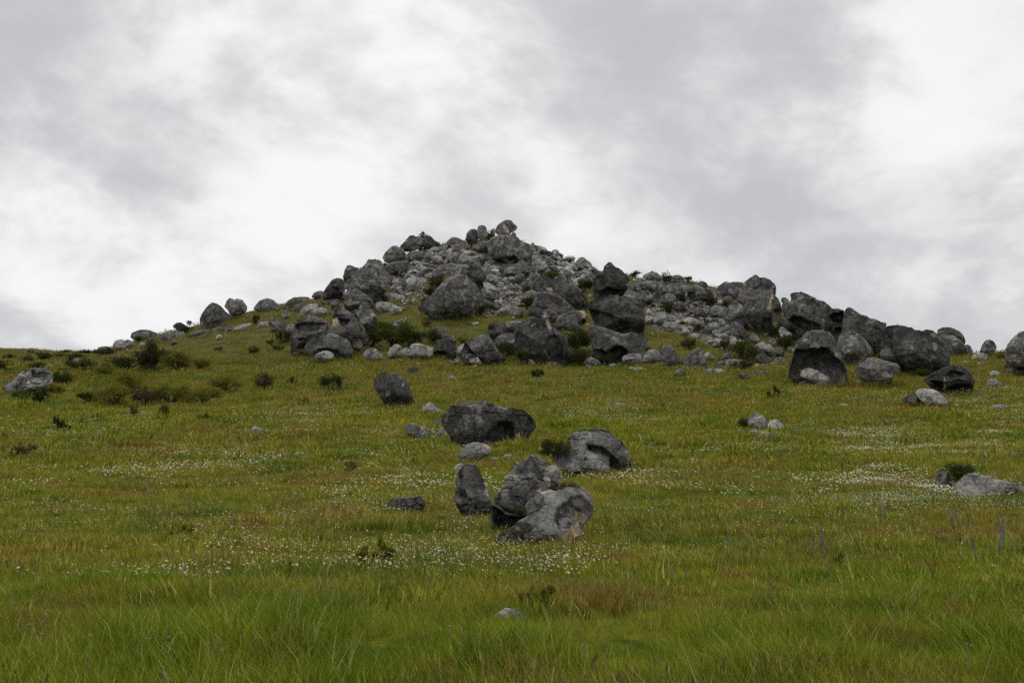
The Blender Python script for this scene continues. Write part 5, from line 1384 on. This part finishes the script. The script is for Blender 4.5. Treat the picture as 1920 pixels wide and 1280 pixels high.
spread_grass('meadow_grass', np.concatenate([thin(scatter_points(4.5, 22, 80, 0.72, seed=1), 13, 22)]), S_NEAR, 0.8, 1.4, 'short green meadow grass in the near foreground', fade=(8, 21, 0.45))
spread_grass('lush_grass', thin(keep(scatter_points(4.5, 21, 55, 0.72, seed=2), 0.45, 0.0, 41), 9, 21), T_NEAR, 0.7, 1.25, 'lush tall green grass in clumps across the foreground', fade=(8, 20, 0.35))
spread_grass('seeding_grass', thin(keep(scatter_points(5, 22, 24, 0.72, seed=3), 0.35, 0.15, 42), 13, 22), D_NEAR, 0.5, 0.9, 'dry straw coloured grass with seed heads in the foreground', fade=(8, 21, 0.4))
spread_grass('middle_grass', thin(scatter_points(11, 52, 22, seed=4), 38, 52), S_MID, 0.7, 1.35, 'short olive grass over the middle of the meadow')
spread_grass('middle_lush_grass', keep(scatter_points(13, 60, 7, seed=14), 0.22, 0.18, 45), L_MID, 0.7, 1.2, 'greener taller grass patches in the middle of the meadow')
spread_grass('middle_dry_grass', keep(scatter_points(15, 50, 8, seed=5), 0.25, 0.25, 43), D_MID, 0.6, 1.1, 'russet dry grass patches in the middle of the meadow')
spread_grass('slope_grass', scatter_points(42, 115, 4.2, seed=6), S_FAR, 0.7, 1.4, 'olive grass on the upper meadow slope')
spread_grass('slope_dry_grass', keep(scatter_points(45, 118, 2.4, seed=7), 0.12, 0.05, 44), D_FAR, 0.7, 1.4, 'russet dry grass on the upper meadow slope')
def foot_grass():
    """taller tufts crowding the feet of the meadow boulders"""
    r = np.random.default_rng(88); out = []
    for x, y, rad, Y in FEET:
        if Y > 75: continue
        n = int(10 + 26 * rad); a = r.uniform(math.pi * 0.95, math.pi * 2.05, n); q = r.uniform(0.80, 1.18, n)
        out.append(np.stack([x + rad * q * np.cos(a), y + rad * 0.85 * q * np.sin(a)], 1))
    P = np.concatenate(out)
    return np.concatenate([P, ground(P[:, 0], P[:, 1])[:, None]], 1)


FG = foot_grass()
spread_grass('foot_grass', FG[FG[:, 1] < 45], L_MID, 0.5, 1.1, 'taller grass tufts around the feet of the nearer boulders')
spread_grass('far_foot_grass', FG[FG[:, 1] >= 45], S_FAR, 0.5, 1.1, 'grass tufts around the feet of the farther meadow boulders')
HG = scatter_points(108, 235, 0.85, seed=8); HD = keep(scatter_points(108, 235, 0.6, seed=9), 0.08, 0.0, 46)
HG = HG[scree_at(HG) < 0.5]; HD = HD[scree_at(HD) < 0.5]
spread_grass('hill_grass', HG, S_FAR, 0.9, 1.7, 'tufts of grass on the hillside among the boulders')
spread_grass('hill_dry_grass', HD, D_FAR, 0.9, 1.7, 'dry tussocks on the hillside among the boulders')


# ---- white flowers in drifts
def flower(seed, heads, spread, hh, hr):
    r = np.random.default_rng(seed); V = []; T_ = []; M = []; c = 0
    for i in range(heads):
        b = np.array([*r.normal(0, spread, 2), 0]); h = r.uniform(*hh)
        t = b + np.array([r.normal() * 0.03, r.normal() * 0.03, h]); s = np.array([0.0025, 0, 0])
        V += [b - s, b + s, t]; T_ += [[c, c + 1, c + 2]]; M += [0]; c += 3
        nrm = np.array([r.normal() * 0.35, -0.55 + r.normal() * 0.35, 1.0]); nrm /= np.linalg.norm(nrm)
        a = np.cross(nrm, [1, 0, 0]); a /= np.linalg.norm(a); b2 = np.cross(nrm, a); rr = hr * r.uniform(0.5, 1.35)
        V.append(t + nrm * 0.004); c0 = c; c += 1
        for k in range(7):
            an = 2 * math.pi * k / 7
            V.append(t + rr * (math.cos(an) * a + math.sin(an) * b2)); c += 1
        for k in range(7):
            T_.append([c0, c0 + 1 + k, c0 + 1 + (k + 1) % 7]); M.append(1)
    me = mesh_from(np.array(V), tris=np.array(T_), smooth=False, name='flowers')
    me.materials.append(M_STALK); me.materials.append(M_PETAL)
    me.polygons.foreach_set('material_index', np.array(M, np.int32))
    return me


DRIFTS = [(530, 782, 100, 12, 1.0), (600, 790, 90, 12, .9), (690, 780, 80, 9, .8), (640, 832, 180, 16, .5), (750, 888, 80, 18, .7), (560, 980, 110, 14, .8), (470, 1035, 130, 14, .8),
          (300, 885, 130, 18, .35), (900, 1045, 190, 24, 1.0), (1030, 1062, 70, 24, 1.0), (760, 1055, 90, 18, .6), (560, 1078, 170, 16, .6), (280, 1086, 160, 9, .7), (1640, 812, 70, 16, 1.0),
          (1780, 830, 150, 14, 1.1), (1885, 790, 45, 16, 1.2), (1655, 886, 80, 10, .9), (1620, 920, 140, 12, .8), (1660, 942, 60, 14, .9), (1800, 935, 130, 20, .6),
          (1525, 1100, 70, 14, .6), (1850, 1080, 45, 9, .5), (1150, 782, 80, 9, .8), (1190, 772, 30, 8, .8), (840, 832, 60, 14, .9), (1100, 892, 70, 7, .9), (1210, 880, 90, 12, .4),
          (110, 960, 140, 14, .5), (60, 1000, 110, 12, .4), (430, 870, 120, 14, .4), (200, 770, 170, 18, .35), (120, 800, 130, 16, .4), (950, 692, 430, 4, .8), (600, 684, 90, 7, .7), (520, 675, 80, 8, .5),
          (930, 985, 80, 10, .6), (700, 950, 80, 20, .5), (420, 1005, 130, 12, .6), (870, 1000, 60, 12, .6), (1250, 720, 240, 9, .5), (1700, 745, 160, 10, .6), (1860, 735, 70, 14, .8), (1480, 800, 90, 10, .4),
          (700, 740, 120, 10, .5), (1060, 760, 130, 12, .4), (300, 740, 200, 12, .25), (1350, 900, 200, 22, .25), (1300, 830, 200, 16, .3), (900, 930, 90, 30, .25), (250, 1000, 180, 20, .25),
          (1700, 1000, 200, 25, .25), (1200, 1000, 250, 40, .2), (1500, 950, 160, 22, .3)]


def drift_points():
    r = np.random.default_rng(21); out = []
    ys = np.linspace(686, 1180, 160); yy = np.array([hit(960, y) for y in ys])
    def add(px, py):
        Y = np.interp(py, ys, yy); Y = Y + r.normal(0, 0.012, len(Y)) * Y
        dx, _ = ray(px, py); X = dx * Y
        out.append(np.stack([X, Y, ground(X, Y)], 1))
    for x, y, rx, ry, d in DRIFTS:
        n = int(d * rx * ry * (0.11 if y > 960 else 0.62 if x > 1500 else 0.42))
        add(x + r.normal(0, 0.75, n) * rx, np.clip(y + r.normal(0, 0.9, n) * ry, 686, 1178))
    n = 22000                                                     # a thin sprinkle, thicker where the noise is high
    Y = np.sqrt(r.uniform(11 ** 2, 112 ** 2, n)); X = r.uniform(-0.62, 0.62, n) * Y
    P = np.stack([X, Y, ground(X, Y)], 1)
    v = fbm(P * np.array([0.06, 0.14, 0]), 3, 77) + 0.6 * fbm(P * np.array([0.3, 0.6, 0]), 2, 78)
    out.append(P[v + r.normal(0, 0.25, n) > 0.24])
    P = np.concatenate(out)
    v = fbm(P * np.array([0.35, 0.5, 0]), 3, 79) + r.normal(0, 0.2, len(P))
    return P[v > -0.1]


FP = drift_points()
nearf = FP[FP[:, 1] < 32]; farf = FP[FP[:, 1] >= 32]
FL_N = [flower(200 + i, 2, 0.10, (0.10, 0.24), 0.0135) for i in range(5)]
FL_F = [flower(220 + i, 3, 0.26, (0.08, 0.20), 0.023) for i in range(5)]
for nm, P, ms, lab in (('white_flowers', nearf, FL_N, 'white daisy like flowers in drifts in the nearer meadow'), ('far_white_flowers', farf, FL_F, 'cream flower drifts on the upper meadow slope')):
    n = len(P)
    gn_scatter(nm, P, rng.uniform(-0.5, 0.5, n), rng.normal(0, 0.1, (n, 2)), rng.uniform(0.8, 1.3, n), ms, lab, 'flowers')


# ---- pink clover at the lower left
def clover(seed):
    r = np.random.default_rng(seed); V, F = RUB_LO[seed % 10]; h = r.uniform(0.25, 0.38)
    V2 = V * 0.016 + np.array([0, 0, h])
    v = np.concatenate([V2, [[-0.002, 0, 0], [0.002, 0, 0], [0, 0, h]]]); f = np.concatenate([F, [[len(V2), len(V2) + 1, len(V2) + 2]]])
    me = mesh_from(v, tris=f, name='clover'); me.materials.append(M_CLOVER); return me


cp = []
for (x, y, sx, sy, n) in ((50, 1192, 16, 10, 7), (300, 1222, 30, 8, 5), (400, 1228, 20, 8, 4), (130, 1225, 60, 16, 3), (1780, 1250, 60, 12, 3), (850, 1215, 20, 8, 2)):
    for i in range(n):
        p = at(x + rng.normal() * sx, min(1275, y + 45 + rng.normal() * sy)); cp.append([p.x, p.y, float(ground(p.x, p.y))])
cp = np.array(cp); n = len(cp)
gn_scatter('pink_clover', cp, rng.uniform(0, 6, n), rng.normal(0, 0.15, (n, 2)), rng.uniform(0.8, 1.2, n), [clover(i) for i in range(4)], 'pink clover heads sprinkled in the foreground grass', 'clover')


# ------------------------------------------------------------------ blue flower spikes, each a plant of its own
def bugloss_meshes(seed):
    r = np.random.default_rng(seed)
    bend = r.normal(0, 0.03); pts = [np.array([bend * t * t, 0, t]) for t in np.linspace(0, 1, 6)]
    sv, sq = tube(pts, np.linspace(0.013, 0.007, 6))
    stem = mesh_from(sv, quads=sq, name='stem'); stem.materials.append(M_STALK)
    V = []; Q = []; c = 0
    cv, cq = tube([np.array([bend * t * t, 0, t]) for t in np.linspace(0.42, 1.02, 6)], np.array([0.022, 0.036, 0.034, 0.028, 0.018, 0.004]), 7)
    V.append(cv); Q.append(cq); c += len(cv)
    for i in range(80):
        t = r.uniform(0.42, 1.0); a = r.uniform(0, 6.283); R = 0.045 * (1.05 - t) ** 0.35 * r.uniform(0.8, 1.2)
        p = np.array([bend * t * t + R * math.cos(a), R * math.sin(a), t]); o = np.array([math.cos(a), math.sin(a), 0.5]); s = np.array([-math.sin(a), math.cos(a), 0]); e = r.uniform(0.012, 0.024)
        V.append(np.array([p - s * e, p - np.array([0, 0, e]) + o * 0.3 * e, p + s * e, p + o * e * 1.4])); Q.append(np.array([[0, 1, 2, 3]]) + c); c += 4
    sp = mesh_from(np.concatenate(V), quads=np.concatenate(Q), smooth=False, name='flower_spike'); sp.materials.append(M_BLUE)
    V = []; Q = []; c = 0
    for i in range(14):
        t = r.uniform(0.0, 0.42); a = r.uniform(0, 6.283); L = r.uniform(0.10, 0.24) * (1.2 - t); o = np.array([math.cos(a), math.sin(a), 0.7]); s = np.array([-math.sin(a), math.cos(a), 0]) * 0.018
        p = np.array([bend * t * t, 0, t])
        V.append(np.array([p, p + o * L * 0.5 + s, p + o * L, p + o * L * 0.5 - s])); Q.append(np.array([[0, 1, 2, 3]]) + c); c += 4
    lf = mesh_from(np.concatenate(V), quads=np.concatenate(Q), smooth=False, name='leaves'); lf.materials.append(M_STALK)
    return stem, sp, lf


BUG = [bugloss_meshes(300 + i) for i in range(5)]
# photo x, foot y, height in photo pixels | label (clumps of look-alikes share theirs)
SPIKES = '''
1540 1052 50|tall middle blue flower spike of the trio in the right foreground meadow
1526 1050 36|leaning left blue flower spike of the trio in the right foreground
1551 1046 32|right short blue flower spike of the trio in the right foreground
1835 1062 42|lone blue flower spike on a long green stalk at the right
1872 1046 44|left tall blue spike of the pair near the right edge
1885 1046 50|right tall blue spike of the pair near the right edge
1880 1050 24|short blue spike between the tall pair near the right edge
1861 1050 22|short blue spike left of the tall pair near the right edge
1908 1048 30|blue spike nearest the right edge in the foreground meadow
1795 996 40|tallest blue spike of the clump in the right meadow
1785 998 26;1789 996 24;1806 998 26;1812 997 18;1824 994 14|short blue spike beside the tallest one of the clump
1873 994 24;1882 996 26|blue spike of the upper pair near the right edge
1366 1042 30|lone blue spike in the meadow right of the broken rocks
1259 1102 28;1289 1102 28|blue spike of the pair in the foreground below the broken rocks
1590 974 20;1649 984 26;1659 984 26|blue spike in the open right meadow left of the clump
270 942 26;279 948 24|blue spike of the pair in the left meadow
345 956 18;356 958 22|blue spike of the right hand pair in the left meadow
1004 874 20|thin blue spike growing on the rear crest of the broken rocks
1221 852 20;1213 852 16;1229 850 16|blue spike right of the split grey boulder
1492 822 22;1499 823 18;1487 824 20;1505 822 16;1514 820 20|blue spike right of the cracked round rock
1445 832 18;1436 833 16;1452 834 16;1424 832 14;1418 834 14;1408 832 12;1412 828 12|blue spike before the cracked round rock
1540 818 16;1552 822 18;1568 816 14;1586 820 16|blue spike between the cracked rock and the flower drift
1468 858 14;1486 862 14;1498 856 12|blue spike in the grass below the cracked round rock
1745 864 16;1763 862 18;1771 864 16;1786 862 14|blue spike right above the pale flower drift
1815 870 18;1840 872 20;1847 872 18;1855 870 20;1870 872 14;1893 874 18;1905 872 20;1910 868 20|blue spike in the row behind the long pale rock
1738 782 12;1750 780 12;1762 782 12;1770 780 12|blue spike below the split pair of slabs
1474 892 16;1485 890 14|blue spike in the plain right of the split grey boulder
1705 902 14|single blue spike above the bush by the long pale rock
640 730 12;652 728 10;668 726 12;680 724 12;690 726 10;604 742 12;596 744 10;612 740 12;586 742 10;620 742 12;632 738 10|small blue spike left of the pear shaped boulder
1160 772 10;1172 770 10;1180 772 10|small blue spike by the pale stone alone in the meadow
1240 760 10;1255 758 10;1290 762 10;1330 756 10;1210 752 10|small blue spike in the upper right meadow
'''


ORD = ['first', 'second', 'third', 'fourth', 'fifth', 'sixth', 'seventh', 'eighth', 'ninth', 'tenth', 'eleventh']


def build_spikes():
    k = 0; r = np.random.default_rng(9)
    for ln in SPIKES.strip().split('\n'):
        pos, lab = ln.split('|')
        spots = sorted([float(v) for v in s.split()] for s in pos.split(';'))
        for q, (x, y, h) in enumerate(spots):
            Y = hit(x, y); 
            if 'rear crest' in lab: Y = hit(x, 976)
            p = at(x, y, Y)
            if 'rear crest' not in lab: p.z = float(ground(p.x, p.y))
            root = link('bugloss_plant', None, loc=p); H = h * 1.3 * Y / FOC
            root.scale = (H * 0.72, H * 0.72, H); root.rotation_euler = (r.normal() * 0.06, r.normal() * 0.08 - 0.03, r.uniform(0, 6.28))
            for nm, me in zip(('stem', 'flower_spike', 'leaves'), BUG[k % 5]): link(nm, me, None, root)
            tag(root, lab if len(spots) == 1 else lab + f', {ORD[q]} from the left', 'wildflower', 'blue flower spikes in the meadow'); k += 1


build_spikes()
